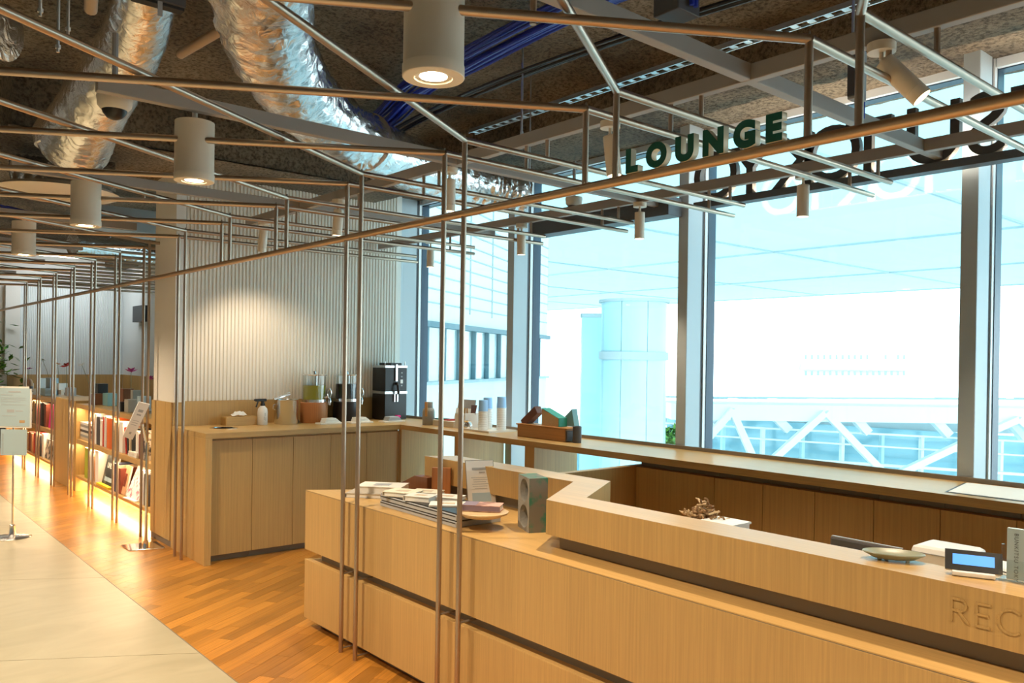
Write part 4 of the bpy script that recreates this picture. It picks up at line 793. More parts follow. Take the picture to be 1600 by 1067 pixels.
def dispenser(x, y, base, juice, lab, jl):
    t = thing('drink_dispenser', lab, 'drink dispenser', (x, y, ZC), 'drink dispensers')
    MB().lathe([(0, 0), (.112, 0), (.114, .004), (.114, .17), (.11, .174), (0, .174)], (x, y, ZC), 44).build('base_drum', base, t)
    MB().lathe([(0, .174), (.104, .174), (.104, .198), (0, .198)], (x, y, ZC), 40).build('metal_band', 'steel', t)
    MB().lathe([(0, .199), (.0935, .199), (.0935, .199+jl), (0, .199+jl)], (x, y, ZC), 40).build('drink', juice, t)
    MB().lathe([(.0965, .198), (.0965, .40), (.0945, .40), (.0945, .2)], (x, y, ZC), 40, cap=False).build('clear_tank', 'clear', t)
    MB().lathe([(0, .402), (.108, .402), (.11, .408), (.09, .413), (.02, .414), (.012, .425), (.016, .437), (0, .44)], (x, y, ZC), 40).build('lid', 'chrome', t)
    MB().lathe([(.014, .2), (.014, .40)], (x+.015, y, ZC), 12).build('ice_core', 'steel', t)
    xx, yy = x+.075, y-.085
    MB().tube(smooth([(x+.06, y-.07, ZC+.215), (xx+.01, yy, ZC+.218), (xx+.02, yy-.015, ZC+.19), (xx+.015, yy-.015, ZC+.15)], 5), .012, 10).build('spout', 'chrome', t)
    MB().tube(smooth([(xx+.014, yy-.015, ZC+.205), (xx+.03, yy-.02, ZC+.25), (xx+.014, yy-.02, ZC+.29), (xx+.0, yy-.01, ZC+.25), (xx+.01, yy-.012, ZC+.21)], 5), .006, 8).build('tap_handle', 'chrome', t)
dispenser(3.235, 6.39, 'cherry', 'olive', 'drink dispenser of olive-green drink on a brown wooden base', .118)
dispenser(3.545, 6.39, 'black', 'coffee', 'drink dispenser of black drink on a black base behind the posts', .128)
cf = thing('coffee_urn', 'tall black square coffee urn with chrome lever next to the window', 'coffee urn', (3.99, 6.40, ZC))
x0, x1, y0, y1 = 3.87, 4.10, 6.28, 6.50
MB().box(x0, x1, y0, y1, ZC+.005, ZC+.235).build('lower_body', 'black', cf, bev=.004); MB().box(x0-.002, x1+.002, y0-.004, y1, ZC+.237, ZC+.258).build('steel_band', 'steel', cf); MB().box(x0, x1, y0, y1, ZC+.26, ZC+.47).build('upper_body', 'black', cf, bev=.004)
MB().box(x0-.001, x1+.001, y0-.002, y1, ZC+.472, ZC+.492).build('top_band', 'steel', cf); MB().box(x0+.055, x1-.055, y0, y1-.02, ZC+.493, ZC+.515).build('lid', 'black', cf, bev=.006)
for xx in (x0+.01, x1-.01): MB().tube([(xx, y0+.02, ZC+.49), (xx, y0+.02, ZC+.53)], .004, 8).build('corner_pin', 'steel', cf)
MB().box(3.972, 3.99, y0-.016, y0-.002, ZC+.35, ZC+.50).build('sight_gauge', 'chrome', cf); MB().tube(smooth([(3.98, y0-.0, ZC+.33), (3.98, y0-.035, ZC+.32), (3.982, y0-.045, ZC+.27), (3.985, y0-.04, ZC+.235)], 5), .012, 10).build('tap', 'black', cf)
for xx in (3.965, 3.995): MB().box(xx-.006, xx+.006, y0-.014, y0-.001, ZC+.165, ZC+.235).build('rail', 'steel', cf)
MB().box(4.03, 4.055, y0-.003, y0-.0005, ZC+.33, ZC+.365).build('label', 'white', cf)
for zz in (ZC+.42, ZC+.385, ZC+.305): MB().lathe([(0, 0), (.009, 0), (.009, .003), (0, .003)], (0, 0, 0), 12) ; MB().box(4.035, 4.05, y0-.003, y0-.0005, zz, zz+.012).build('button', 'grey', cf)
MB().tube([(4.10, 6.35, ZC+.12), (4.115, 6.34, ZC+.13), (4.115, 6.34, ZC+.15)], .006, 8).build('side_knob', 'black', cf)
for i, (x, y, top, lab) in enumerate(((3.255, 6.15, 'paper', 'white tray of folded napkins before the wooden-based dispenser'), (3.53, 6.13, 'paper', 'white tray of folded napkins before the black dispenser'), (3.82, 6.08, 'print_grey', 'white tray with grey packets before the coffee urn'))):
    t = thing('napkin_tray', lab, 'tray', (x, y, ZC), 'napkin trays')
    MB().box(x-.105, x+.105, y-.05, y+.05, ZC, ZC+.014).build('tray', 'offwhite', t, bev=.003)
    for k in range(4): MB().obox((x+.01-.004*k, y+.004*(k % 2), ZC+.019+k*.009), (.075-.008*k, .01, 0), (-.004, .036, 0), (0, 0, .0042)).build('napkin', top, t)
    if i == 2: MB().box(x+.05, x+.085, y-.01, y+.03, ZC+.04, ZC+.058).build('red_packet', 'cover_magenta', t)
# ================================================================ BOOKCASES
XF = 2.16; XBK = 2.62
def bookcase(y0, y1, lab, divs=()):
    t = thing('bookcase', lab, 'bookcase', (2.38, (y0+y1)/2, 0))
    MB().box(XF, XBK, y0, y1, .912, .958).build('top_board', 'oak_top', t, bev=.001)
    for z0, z1 in ((.525, .572), (.15, .178)): MB().box(XF+.005, XBK, y0+.02, y1-.02, z0, z1).build('shelf', 'oak_top', t)
    MB().box(XBK-.02, XBK, y0+.02, y1-.02, .178, .912).build('back_board', 'oak', t)
    for y in (y0, y1-.02): MB().box(XF, XBK, y, y+.02, .0, .912).build('side_board', 'oak', t)
    for y in divs: MB().box(XF+.01, XBK-.02, y, y+.018, .178, .912).build('divider', 'oak', t)
    MB().box(XF+.20, XBK, y0+.02, y1-.02, 0, .148).build('plinth', 'oak', t)
    for z in (.904, .517): MB().box(XF+.04, XF+.055, y0+.03, y1-.03, z, z+.007).build('led_strip', 'led', t)
    MB().box(XF+.10, XF+.12, y0+.03, y1-.03, .139, .148).build('led_strip', 'led', t)
    light('plinth_glow', 'AREA', (XF+.11, (y0+y1)/2, .136), (0, R(-18), 0), 7.5*(y1-y0), (.03, y1-y0-.1), parent=t, color=(1, .68, .36))
    for z in (.902, .515): light('shelf_glow', 'AREA', (XF+.05, (y0+y1)/2, z), (0, R(25), 0), 3.2*(y1-y0), (.02, y1-y0-.1), parent=t, color=(1, .74, .44))
bookcase(7.15, 9.86, 'nearer oak bookcase with lit shelves behind the sign stand')
bookcase(10.93, 14.2, 'farther oak bookcase with lit shelves behind the white poster')
one('display_plinth', MB().box(2.155, 2.60, 9.87, 10.92, 0, .985), 'oak', 'plain closed oak plinth standing between the two bookcases', 'plinth', (2.4, 10.4, 0), bev=.002)
def vbook(yc, th, h, d, cover, z, lab, lean=0., group='upright books', text=None):
    """upright book: thickness along y, spine toward the aisle (-x)"""
    t = thing('book', lab, 'book', (XF+.03, yc, z), group); C0 = Vector((XF+.035+d/2, yc, z+abs(math.sin(lean))*th/2)); up = Vector((0, math.sin(lean), math.cos(lean))); sy_ = Vector((0, math.cos(lean), -math.sin(lean)))
    MB().obox(C0+up*h/2, (d/2, 0, 0), sy_*th/2, up*h/2).build('cover', cover, t, bev=.001); MB().obox(C0+up*h/2+Vector((.004, 0, 0)), (d/2, 0, 0), sy_*(th/2-.003), up*(h/2-.004)).build('page_block', 'paper', t)
    return t
def yp(x, y=690): return on(0, 2.2, x, y).y
def row(items, z, where):
    for (x0, x1, h, cov, lab) in items:
        a, b = yp(x1), yp(x0); vbook((a+b)/2, max(.012, (b-a)-.003), h, .17, cov, z, lab+' '+where)
U = .5725; Lw = .1785
row([(144, 147, .30, 'white', 'slim white spine'), (147.3, 151, .31, 'white', 'tall white spine'), (151.4, 156.5, .29, 'dark_grey', 'dark grey spine'), (157, 160.5, .26, 'paper', 'cream spine'), (161, 163, .30, 'navy' if 0 else 'cover_red', 'thin red and white spine'),
     (163.5, 167, .31, 'white', 'second tall white spine'), (167.5, 176, .30, 'cover_orange', 'broad orange-red spine'), (177.5, 180, .28, 'cover_sand', 'sand spine'), (180.4, 186, .27, 'cover_tan', 'tan spine'), (187, 192.5, .29, 'white', 'broad white spine')], U, 'on the nearer bookcase upper shelf')
for i, (x, lean, cov, lab) in enumerate(((198, .22, 'cover_red', 'leaning red book'), (201, .20, 'dark_cover', 'leaning dark book'), (204, .18, 'cover_sand', 'leaning beige book'), (207.5, .08, 'black_matt', 'black book'))): vbook(yp(x), .028, .25, .17, cov, U, lab+' near the sign board on the upper shelf', lean)
row([(213, 217, .24, 'paper', 'pale paperback'), (218, 224, .22, 'cover_maroon', 'maroon paperback'), (225, 230, .25, 'photo_cover', 'patterned paperback')], U, 'right of the sign stand on the upper shelf')
row([(133.5, 138.5, .32, 'cover_lime', 'lime green tall book'), (140.5, 144, .31, 'white', 'white tall book'), (144.5, 147.5, .28, 'cover_peach', 'peach book'), (150, 155, .33, 'white', 'white book with round yellow mark')], Lw, 'on the nearer bookcase lower shelf')
row([(178, 183, .27, 'cover_navy', 'navy slim book'), (184.5, 186, .26, 'cover_sand', 'sand slim book'), (187, 190, .24, 'cover_maroon', 'brown slim book')], Lw, 'right of the dark photo book')
row([(222, 226, .30, 'white', 'white book'), (227, 232, .28, 'dark_grey', 'grey book')], Lw, 'beside the plain wall panel on the lower shelf')
MBd = MB().lathe([(0, 0), (.03, 0)], (0, 0, 0), 20)
yd = yp(152.5); o_ = MB()
def face_book(x0, x1, z, h, cov, lab, lean=12):
    a, b = yp(x1), yp(x0); t = thing('cover_out_book', lab, 'book', (XF+.06, (a+b)/2, z)); up = Vector((math.sin(R(lean)), 0, math.cos(R(lean)))); fn = Vector((-math.cos(R(lean)), 0, math.sin(R(lean)))); C0 = Vector((XF+.05, (a+b)/2, z+.004))+up*h/2
    MB().obox(C0, (0, (b-a)/2, 0), up*h/2, fn*.008).build('page_block', 'paper', t); c = MB().obox(C0+fn*.009, (0, (b-a)/2, 0), up*h/2, fn*.001).build('front_cover', cov, t); return t, C0+fn*.0105, up, c
t, c, up, cv = face_book(159, 176, Lw, .32, 'dark_cover', 'dark photo book with white title UNDE facing out on the lower shelf')
me = text_mesh('UNDE', .075, .0004, .001, ('white',)); place(me, 'title', cv, frame(c+up*.02+Vector((0, .13, 0)), (0, -1, 0), up))
MB().obox(c-up*.09, (0, .13, 0), up*.02, Vector((-.0008, 0, 0))).build('blue_band', 'cover_sky', cv)
t, c, up, cv = face_book(188, 196, Lw, .27, 'cover_peach', 'orange-brown children book facing out on the lower shelf'); MB().obox(c, (0, .035, 0), up*.06, Vector((-.0008, 0, 0))).build('cover_figure', 'cover_maroon', cv)
t, c, up, cv = face_book(197, 217, Lw, .30, 'magazine', 'pink and white illustrated magazine leaning out on the lower shelf', 22)
for i in range(4):
    zz = Lw+i*.0085; one('flat_magazine', MB().obox((XF+.05, yp(208), zz+.004), (.045, .01, 0), (-.01, .15, 0), (0, 0, .004)), ['paper', 'magazine', 'cover_sand', 'offwhite'][i], 'flat magazine %s from the bottom in front of the illustrated one' % ORD[i], 'magazine', (XF, yp(208), zz), 'flat magazines') if i < 1 else None
one('yellow_book', MB().obox((XF+.07, yp(166), Lw+.012), (.065, 0, 0), (0, .22, 0), (0, 0, .0115)), 'cover_yellow', 'flat yellow book below the dark photo book', 'book', (XF+.07, yp(166), Lw), bev=.002)
for i in range(7):
    one('stacked_book', MB().obox((XF+.13, yp(131.5)+random.uniform(-.012, .012), U+.013+i*.027), (.09, 0, 0), (0, .20-.012*(i % 3), 0), (0, 0, .0125)), ['cover_sand', 'grey', 'offwhite', 'dark_grey', 'white', 'grey', 'white'][i], 'flat stacked book, %s from the bottom at the bookcase left end' % ORD[i], 'book', (XF+.13, yp(131.5), U+i*.027), 'flat stack of books', bev=.001)
for i in range(3): one('stacked_book', MB().obox((XF+.10, yp(171), U+.309+i*.0), (.06, 0, 0), (0, .1, 0), (0, 0, .004)), 'paper', 'x', 'book', (0, 0, 0)) if 0 else None
for i, (x, cov) in enumerate(((210, 'white'), (211, 'paper'))): one('flat_book', MB().obox((XF+.10, yp(x), U+.012+i*.024), (.08, 0, 0), (0, .13, 0), (0, 0, .0115)), cov, ('lower' if i == 0 else 'upper')+' flat white book beneath the leaning books', 'book', (XF+.1, yp(x), U+i*.024), bev=.001)
# far bookcase contents
W2 = 'in the farther bookcase'
row([(46, 50, .28, 'photo_cover', 'patterned book'), (50.5, 54, .30, 'cover_tan', 'tan book'), (54.5, 58, .27, 'dark_grey', 'grey book'), (62, 65, .29, 'dark_grey', 'first dark grey book'), (65.4, 68.5, .30, 'black_matt', 'black book'), (69, 72, .29, 'cover_maroon', 'dark brown book')], U, 'on the upper shelf '+W2)
face_book(75, 85, U, .29, 'cover_magenta', 'bright magenta book facing out in the farther bookcase', 6)
row([(42, 45, .24, 'cover_tan', 'tan slim book'), (45.5, 48, .26, 'cover_maroon', 'maroon slim book'), (48.5, 51, .25, 'cover_peach', 'peach slim book'), (53, 56, .27, 'cover_red', 'red slim book'), (56.5, 60, .26, 'cover_maroon', 'wide maroon book'), (61, 64, .27, 'dark_grey', 'grey slim book'), (66, 69, .30, 'paper', 'white slim book')], Lw, 'on the lower shelf '+W2)
face_book(70, 84, Lw, .24, 'photo_cover', 'black and white photo book facing out in the farther bookcase', 6)
one('flat_book', MB().obox((XF+.1, yp(77), Lw+.27), (.08, 0, 0), (0, .2, 0), (0, 0, .018)), 'white', 'flat white book above the black and white photo book', 'book', (XF+.1, yp(77), Lw+.25)) if 0 else None
# objects on the bookcase tops
ZB = .959
def tpos(x, y=640, xx=2.36): return on(0, xx, x, y).y
def ablock(x, w, h, mat, lab, cat='box', xx=2.36, d=.10, z=ZB, bev=.003): return one('display_block', MB().box(xx-d/2, xx+d/2, tpos(x, xx=xx)-w/2, tpos(x, xx=xx)+w/2, z, z+h), mat, lab, cat, (xx, tpos(x, xx=xx), z), bev=bev)
ablock(157, .20, .05, 'walnut', 'flat brown block under the tall black box on the bookcase', d=.16); ablock(158, .14, .17, 'black', 'tall black box standing on the nearer bookcase', z=ZB+.051)
ablock(151, .10, .12, 'walnut', 'small brown box left of the tall black box', xx=2.28); ablock(172, .20, .13, 'teal_paint', 'dark teal textile-covered box on the nearer bookcase'); ablock(198, .11, .20, 'walnut', 'upright brown block on the nearer bookcase')
ablock(195, .13, .09, 'black', 'low black cube at the front of the nearer bookcase', xx=2.24); ablock(206, .13, .12, 'stone', 'low grey stone block near the sign board', xx=2.26); ablock(214, .07, .20, 'stone', 'tall thin grey stone slab near the sign board')
ablock(225, .08, .16, 'cover_sky', 'pale blue slab beside the plain wall', xx=2.30)
for x, w, h, mat, lab in ((45, .14, .10, 'white', 'small white arch block at the far left'), (66, .22, .20, 'white', 'white rounded slab on the farther bookcase'), (73, .30, .09, 'cover_sky', 'long pale grey low box on the farther bookcase'), (81, .26, .22, 'cover_sky', 'pale blue upright slab on the farther bookcase'), (99, .22, .06, 'offwhite', 'low off-white box on the oak panel'), (110, .12, .10, 'grey', 'small grey post block on the oak panel'), (97, .08, .14, 'white', 'thin white upright plate on the oak panel')):
    ablock(x, w, h, mat, lab, z=ZB if x < 88 else .986, xx=2.36 if x != 73 else 2.26)
one('arch_ornament', MB().tube(smooth([(2.3, tpos(50), ZB), (2.3, tpos(50.6), ZB+.10), (2.3, tpos(53), ZB+.15), (2.3, tpos(55.4), ZB+.10), (2.3, tpos(56), ZB)], 5), .03, 10), 'cover_peach', 'pale pink arch ornament on the farther bookcase', 'ornament', (2.3, tpos(53), ZB))
one('ring_ornament', MB().tube([(2.3, tpos(92)+.07*math.cos(a*.5236), .986+.09+.07*math.sin(a*.5236)) for a in range(13)], .02, 8), 'cover_peach', 'pink ring ornament on the oak panel', 'ornament', (2.3, tpos(92), .986))
def flower(px_, py_, bx, z, mat, lab, size=.045, lean=0):
    h = on(0, 2.34, px_, py_); y0 = h.y+lean; t = thing('stemmed_flower', lab, 'flower', (2.34, y0, z))
    MB().lathe([(0, 0), (.022, 0), (.024, .03), (.016, .04), (0, .04)], (2.34, y0, z), 14).build('holder', 'grey', t)
    MB().tube(smooth([(2.34, y0, z+.03), (2.34, y0+(h.y-y0)*.4, z+(h.z-z)*.55), (2.34, h.y, h.z)], 5), .003, 5).build('stem', 'stem', t)
    rnd = random.Random(int(px_))
    for k in range(7):
        a = k*.9; d = Vector((math.cos(a)*.7, math.sin(a), rnd.uniform(-.2, .9))).normalized(); s2 = d.cross(Vector((0, 0, 1))).normalized(); c = h+d*size*.55; u2 = s2.cross(d)
        MB().add([h, c+s2*size*.35+u2*size*.12, h+d*size*1.15, c-s2*size*.35+u2*size*.12, c-u2*size*.1], [(0, 1, 4), (1, 2, 4), (2, 3, 4), (3, 0, 4), (0, 3, 2, 1)]).build('petal', mat, t)
flower(45, 576, 0, ZB, 'pink_flower', 'small magenta flower at the far left', .05); flower(104, 573, 0, .986, 'red_flower', 'dark red flower on a tall stem above the oak panel', .075); flower(205, 581, 0, ZB, 'pink_flower', 'pink flower standing on the nearer bookcase', .06)
flower(234, 593, 0, ZB, 'pink_flower', 'dark pink flower beside the plain wall', .05); flower(90.5, 569, 0, .986, 'cover_peach', 'pale pink dried flower on the farther bookcase', .04, -.1); flower(67, 563, 0, ZB, 'stem', 'grey-green dried stem leaning left on the farther bookcase', .03, -.6); flower(128, 570, 0, ZB, 'offwhite', 'white sprig leaning left above the nearer bookcase', .04, -.5)
# far-left plant
pl = thing('potted_plant', 'leafy green plant at the far left behind the white column', 'plant', (2.15, 15.0, 0)); rnd = random.Random(5); lv = MB()
pc = on(1, 15.2, 4, 590)
MB().lathe([(0, 0), (.22, 0), (.28, .7), (.25, .7), (0, .6)], (pc.x-.1, 15.2, 0), 20).build('pot', 'dark_grey', pl)
for i in range(160):
    c = Vector((pc.x-.1+rnd.gauss(0, .16), 15.2+rnd.gauss(0, .16), 1.25+rnd.gauss(0, .28))); d = Vector((rnd.uniform(-1, 1), rnd.uniform(-1, 1), rnd.uniform(-.6, .8))).normalized(); s2 = d.cross(Vector((.3, .2, 1))).normalized()
    lv.add([c, c+d*.07+s2*.035, c+d*.15, c+d*.07-s2*.035], [(0, 1, 2), (0, 2, 3)])
stuff(lv.build('leaves', 'green_foliage', pl)); MB().tube([(pc.x-.1, 15.2, .6), (pc.x-.08, 15.2, 1.3)], .02, 8).build('trunk', 'stem', pl)
one('hung_screen', MB().box(4.08, 4.178, 14.2, 14.75, 2.05, 2.32), 'black', 'black screen hung near the far ribbed wall right of the bookcases', 'screen', (4.15, 14.5, 2.05))
# ---- sign stands in the aisle
st = thing('poster_stand', 'white framed notice on a thin pole with round chrome base at the left edge', 'sign stand', (1.222, 7.66, 0))
bx_, by_ = 1.222, 7.66
MB().lathe([(0, 0), (.138, 0), (.14, .004), (.12, .012), (.03, .018), (.022, .03), (.022, .10), (.012, .105), (0, .105)], (bx_, by_, 0), 40).build('round_base', 'steel', st); MB().tube([(bx_, by_, .1), (bx_, by_, 1.2)], .0075, 12).build('pole', 'steel', st)
nn = Vector((-.65, -.76, 0)).normalized(); ex = Vector((-nn.y, nn.x, 0)); ex = ex if ex.dot(CR) > 0 else -ex; up = Vector((0, 0, 1)); O = Vector((bx_, by_, 0))+nn*.02
bd = MB().obox(O+up*1.06+ex*.012, ex*.143, up*.168, nn*.006).build('board', 'offwhite', st); MB().obox(O+up*1.06+ex*.012+nn*.007, ex*.134, up*.155, nn*.001).build('sheet', 'cover_sky' if 0 else 'blue_card', bd)
for (a, b, hw, hh) in ((.01, .125, .05, .006), (-.05, .10, .05, .002), (0, .075, .10, .0015), (0, .06, .10, .0015), (-.02, .045, .08, .0015), (0, .02, .10, .0015), (-.02, -.03, .03, .012), (.05, -.03, .03, .004), (-.03, -.07, .06, .0015)): MB().obox(O+up*(1.06+b)+ex*(a+.012)+nn*.0085, ex*hw, up*hh, nn*.0004).build('print_line', 'print_grey', bd)
MB().obox(O+up*.945+ex*.085+nn*.0085, ex*.022, up*.011, nn*.0004).build('brown_logo', 'cover_tan', bd)
b2 = MB().obox(O+up*.775+ex*.015, ex*.105, up*.105, nn*.005).build('lower_card', 'blue_card', st)
me = text_mesh('BUNKITSU TOKYO', .018, .0003, .0003, ('print_grey',), 1.1); place(me, 'lettering', b2, frame(O+up*.68+ex*-.065+nn*.0056, (0, 0, 1), -ex))
for s_ in (-1, 1): MB().obox(O+up*1.222+ex*(.012+.138*s_), ex*.010, up*.010, nn*.009).build('clip', 'black', bd)
s2 = thing('tilted_sign_stand', 'tilted white sign board on a chrome pole with square base by the wall', 'sign stand', (1.96, 6.70, 0))
MB().prism([(1.828, 6.83), (1.824, 6.60), (2.07, 6.535), (2.085, 6.80)], 0, .008).build('square_base', 'chrome', s2, bev=.002); MB().tube([(1.965, 6.67, .008), (1.965, 6.67, .82)], .0115, 14).build('pole', 'chrome', s2); MB().tube([(1.965, 6.67, .008), (1.965, 6.67, .05)], .018, 14).build('collar', 'chrome', s2)
MB().tube([(1.965, 6.67, .80), (1.93, 6.67, .96)], .009, 10).build('neck', 'chrome', s2)
q = [on(1, 6.60, 217, 628), on(1, 6.60, 234, 632), on(1, 6.72, 207, 687), on(1, 6.72, 192, 682)]
nrm_ = (q[1]-q[0]).cross(q[3]-q[0]).normalized(); nrm_ = nrm_ if nrm_.y < 0 else -nrm_
bd = MB().add([v for v in q]+[v-nrm_*.012 for v in q], [(0, 1, 2, 3), (7, 6, 5, 4), (0, 4, 5, 1), (1, 5, 6, 2), (2, 6, 7, 3), (3, 7, 4, 0)]).build('board', 'white', s2)
def qp(u, v): return q[0]*(1-u)*(1-v)+q[1]*u*(1-v)+q[2]*u*v+q[3]*(1-u)*v
for (u, v, hu, hv) in ((.5, .22, .22, .035), (.5, .33, .2, .02), (.45, .5, .3, .006), (.45, .56, .3, .006), (.45, .62, .3, .006), (.5, .85, .1, .03)):
    MB().add([qp(u-hu, v-hv)+nrm_*.0012, qp(u+hu, v-hv)+nrm_*.0012, qp(u+hu, v+hv)+nrm_*.0012, qp(u-hu, v+hv)+nrm_*.0012, qp(u, v)+nrm_*.0003], [(0, 1, 2, 3)]).build('print_line', 'print_grey', bd)
# ================================================================ OUTSIDE
gr = struct(MB().box(4.7, 140, -60, 110, -6.2, -6).build('ground_outside', 'ext_ground'))
cp = thing('entrance_canopy', 'pale translucent canopy panels over the plaza seen through the windows', 'canopy', (30, 15, 6))
xs = [-1+10*i for i in range(6)]; ys = [-18+9*j for j in range(11)]; xs[0] = 5.2
pmesh = {}
for i in range(len(xs)-1):
    for j in range(len(ys)-1):
        w, d = xs[i+1]-xs[i], 9
        if w not in pmesh: pmesh[w] = MB().box(.0, w, 0, d, 0, .06).mesh('panel', 'canopy_panel')
        place(pmesh[w], 'panel', cp, Matrix.Translation((xs[i], ys[j], 6)))
for x in xs: MB().box(x-.05, x+.05, ys[0], ys[-1], 5.93, 5.999).build('joint_bar', 'ext_grey', cp)
for y in ys: MB().box(xs[0], xs[-1], y-.05, y+.05, 5.94, 5.998).build('joint_bar', 'ext_grey', cp)
# round glazed column
rc = thing('round_column', 'big round glass-clad column outside behind the middle window', 'column', (13.7, 11.95, -6)); c0_ = Vector((13.72, 11.95, 0)); r0 = .72
nseg = 8
for k in range(nseg):
    a0, a1 = 2*math.pi*k/nseg+.35, 2*math.pi*(k+1)/nseg+.335; v = []
    for m_ in range(7):
        a = a0+(a1-a0)*m_/6
        for rr in (r0, r0-.03):
            for z in (-6, 2.8): v.append((c0_.x+rr*math.cos(a), c0_.y+rr*math.sin(a), z))
    f = []
    for m_ in range(6): b = m_*4; f += [(b, b+4, b+5, b+1), (b+2, b+3, b+7, b+6), (b+1, b+5, b+7, b+3)]
    MB().add(v, f, True).build('glass_panel', 'ext_cyan', rc)
MB().lathe([(r0-.05, -6), (r0-.05, 2.75), (0, 2.75)], (c0_.x, c0_.y, 0), 32).build('core', 'ext_teal', rc); MB().lathe([(r0+.04, 1.55), (r0+.04, 1.72)], (c0_.x, c0_.y, 0), 32, cap=False).build('ring_band', 'ext_grey', rc); MB().lathe([(r0+.06, 2.8), (r0+.06, 2.86), (0, 2.86)], (c0_.x, c0_.y, 0), 32).build('cap', 'ext_grey', rc)
lp = far(930, 520, 20.5); sl = thing('stair_tower', 'flat cyan panelled wall slab left of the round outside column', 'wall slab', (lp.x, lp.y, -6))
MB().obox((lp.x, lp.y, -1.7), _r*.34, Vector((_f.x, _f.y, 0))*.2, (0, 0, 4.3)).build('slab', 'ext_cyan', sl); MB().obox((lp.x, lp.y, 2.65), _r*.36, Vector((_f.x, _f.y, 0))*.22, (0, 0, .05)).build('coping', 'ext_grey', sl)
# left neighbour building with a band of glazing
fb = thing('neighbour_building', 'white building outside with a long glazed band behind the left window', 'building', (10, 14, -6)); F0 = far(618, 497, 16); bn = Vector((-BX.y, BX.x, 0))
def fac(u0, u1, z0, z1, d0, d1, mat, name, par=fb): return MB().obox(F0.xy.to_3d()+BX*(u0+u1)/2+bn*(d0+d1)/2+Vector((0, 0, (z0+z1)/2)), BX*(u1-u0)/2, bn*(d1-d0)/2, (0, 0, (z1-z0)/2)).build(name, mat, par)
zt_, zb_ = F0.z, F0.z-1.3
fac(-3, 11, -6, zb_, 0, 3, 'ext_white', 'lower_wall'); fac(-3, 11, zt_, 5.9, .0, 3, 'ext_white', 'upper_wall'); fac(-3, 11, zb_, zt_, .9, 3, 'ext_cyan', 'inner_wall')
fac(-3, 11, zt_-.10, zt_+.02, -.12, .02, 'ext_joint', 'head_frame'); fac(-3, 11, zb_-.05, zb_+.02, -.10, .02, 'ext_grey', 'sill')
for k in range(14):
    w = fac(-2.4+k*.95, -2.4+k*.95+.06, zb_, zt_-.1, -.08, .04, 'ext_joint', 'mullion')
    fac(-2.33+k*.95, -2.4+(k+1)*.95, zb_, zt_-.1, .0, .012, 'clear', 'pane')
for k in range(9): fac(-3, 11, zt_+.42+k*.3, zt_+.45+k*.3, -.03, 0, 'ext_grey', 'louvre_line')
for k in range(8): fac(-2.4+k*1.6, -2.37+k*1.6, zt_+.3, 5.9, -.025, 0, 'ext_grey', 'panel_joint')
# truss bridge
tb_ = thing('truss_bridge', 'white steel truss footbridge outside the right-hand windows', 'bridge', (28, 15, -3)); DB = 30.
def fp(x, y, D=DB): return far(x, y, D)
def fbar(x0, y0, x1, y1, w, h, mat, name, D=DB, par=None): return MB().bar(fp(x0, y0, D), fp(x1, y1, D), w, h, up=(0, 0, 1)).build(name, mat, par or tb_)
dpt = Vector((_f.x, _f.y, 0))
fbar(1040, 640, 1760, 650, 2.2, .60, 'ext_white', 'deck_edge', 31.2); fbar(1040, 620, 1760, 625, .08, .06, 'ext_grey', 'roof_edge', 30)
for k in range(9): fbar(1090+k*62, 622, 1136+k*62, 622.6, .2, .05, 'ext_grey', 'roof_slat', 30.3)
for (a, b, c, d) in ((1288, 645, 1203, 722), (1290, 645, 1380, 738), (1143, 640, 1180, 722), (1400, 742, 1502, 694), (1502, 694, 1590, 655), (1590, 655, 1690, 742), (1145, 640, 1080, 715)): fbar(a, b, c, d, .26, .24, 'ext_white', 'diagonal')
for (a, b, c, d) in ((1108, 646, 1128, 668), (1208, 648, 1232, 672), (1335, 652, 1356, 676), (1460, 656, 1482, 680), (1580, 660, 1600, 684)): fbar(a, b, c, d, .34, .3, 'ext_white', 'bracket', 30.6)
fbar(1040, 661, 1760, 698, .1, .07, 'ext_white', 'handrail', 31.); fbar(1040, 676, 1760, 722, .1, .06, 'ext_white', 'mid_rail', 31.); fbar(1040, 704, 1760, 752, .16, .10, 'ext_white', 'lower_chord', 31.)
for k in range(10): fbar(1130+k*62, 666+k*3.2, 1128+k*62, 745+k*3.2, .14, .14, 'ext_white' if k % 2 else 'ext_cyan', 'upright', 31.3)
fbar(1040, 690, 1760, 735, .05, 2.2, 'ext_glass_blue', 'glazing', 33.)
fbar(1040, 655, 1760, 672, .1, .5, 'ext_grey', 'soffit_band', 33.2)
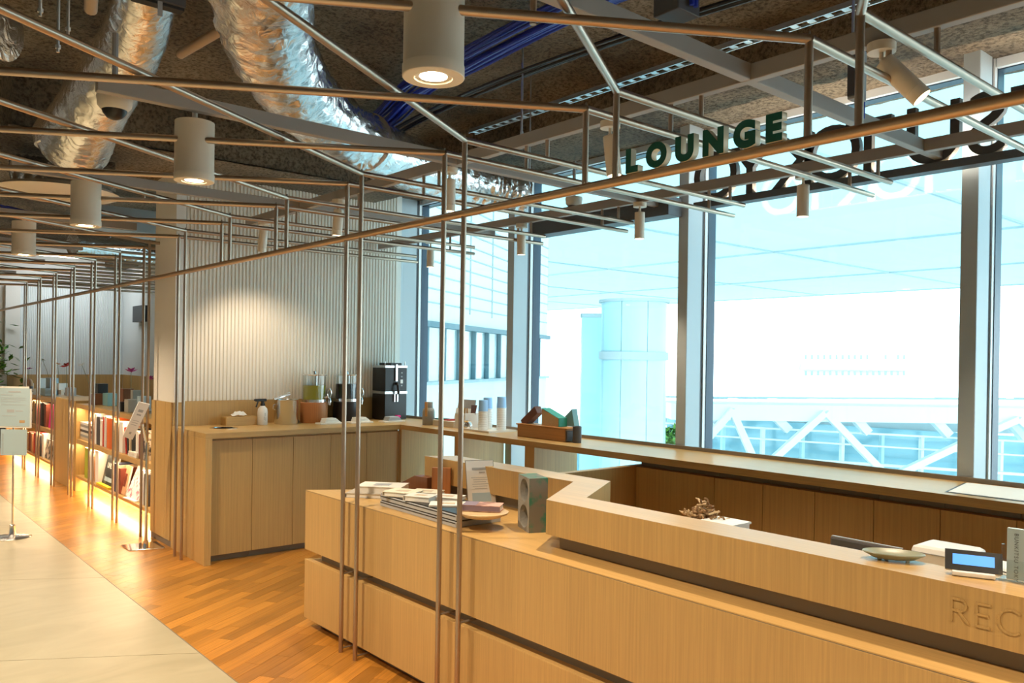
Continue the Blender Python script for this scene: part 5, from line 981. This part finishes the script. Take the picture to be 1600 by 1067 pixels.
# far buildings and greenery
ob = thing('office_block', 'pale distant office building with two rows of small windows', 'building', (0, 0, -6)); 
ob.location = fp(1335, 575, 70); ob['_o'] = list(ob.location)
fbar(1200, 565, 1470, 568, 6, 11, 'ext_white', 'block', 73.3, ob); fbar(1250, 573, 1424, 574.5, .4, .5, 'ext_cyan', 'ledge_line', 70, ob)
for r_, y_ in ((0, 558), (1, 583)):
    for k in range(17):
        x_ = 1259+k*9.6
        if (r_ == 0 and k in (11, 12, 14)): continue
        fbar(x_, y_-3.5, x_, y_+3.5, .16, .16, 'ext_glass_blue', 'window', 69.9, ob)
gs = thing('glass_block', 'teal-blue glazed low building beyond the truss bridge', 'building', (0, 0, 0)); gs.location = fp(1300, 700, 45); gs['_o'] = list(gs.location)
fbar(900, 700, 1800, 720, 1., 2.6, 'ext_glass_blue', 'block', 46, gs)
for k in range(14): fbar(950+k*60, 668, 950+k*60, 745, .2, .2, 'ext_cyan', 'mullion', 45.2, gs)
def tree(x, y, D, s, lab, seed):
    c = fp(x, y, D); t = thing('street_tree', lab, 'tree', (c.x, c.y, -6), 'trees outside'); rnd = random.Random(seed); mb = MB()
    for i in range(700):
        v = Vector((rnd.gauss(0, .42), rnd.gauss(0, .42), rnd.gauss(0, .34)))*s; d = Vector((rnd.uniform(-1, 1), rnd.uniform(-1, 1), rnd.uniform(-1, 1))).normalized(); q_ = d.cross(Vector((.1, .4, 1))).normalized(); p0 = c+v
        mb.add([p0, p0+d*.12+q_*.07, p0+d*.26, p0+d*.12-q_*.07], [(0, 1, 2), (0, 2, 3)])
    stuff(mb.build('leaves', 'green_foliage', t)); MB().tube([(c.x, c.y, -6), (c.x+.1, c.y, c.z)], [.16, .06], 8).build('trunk', 'stem', t)
tree(1395, 725, 38, 1.5, 'green tree beyond the bridge, in the middle of the big window', 1); tree(1045, 695, 24, .7, 'green tree at the foot of the round outside column', 2); tree(1215, 735, 42, 1.1, 'green tree left of the bridge tree', 3)
for o in bpy.data.objects:
    if '_o' in o.keys(): del o['_o']
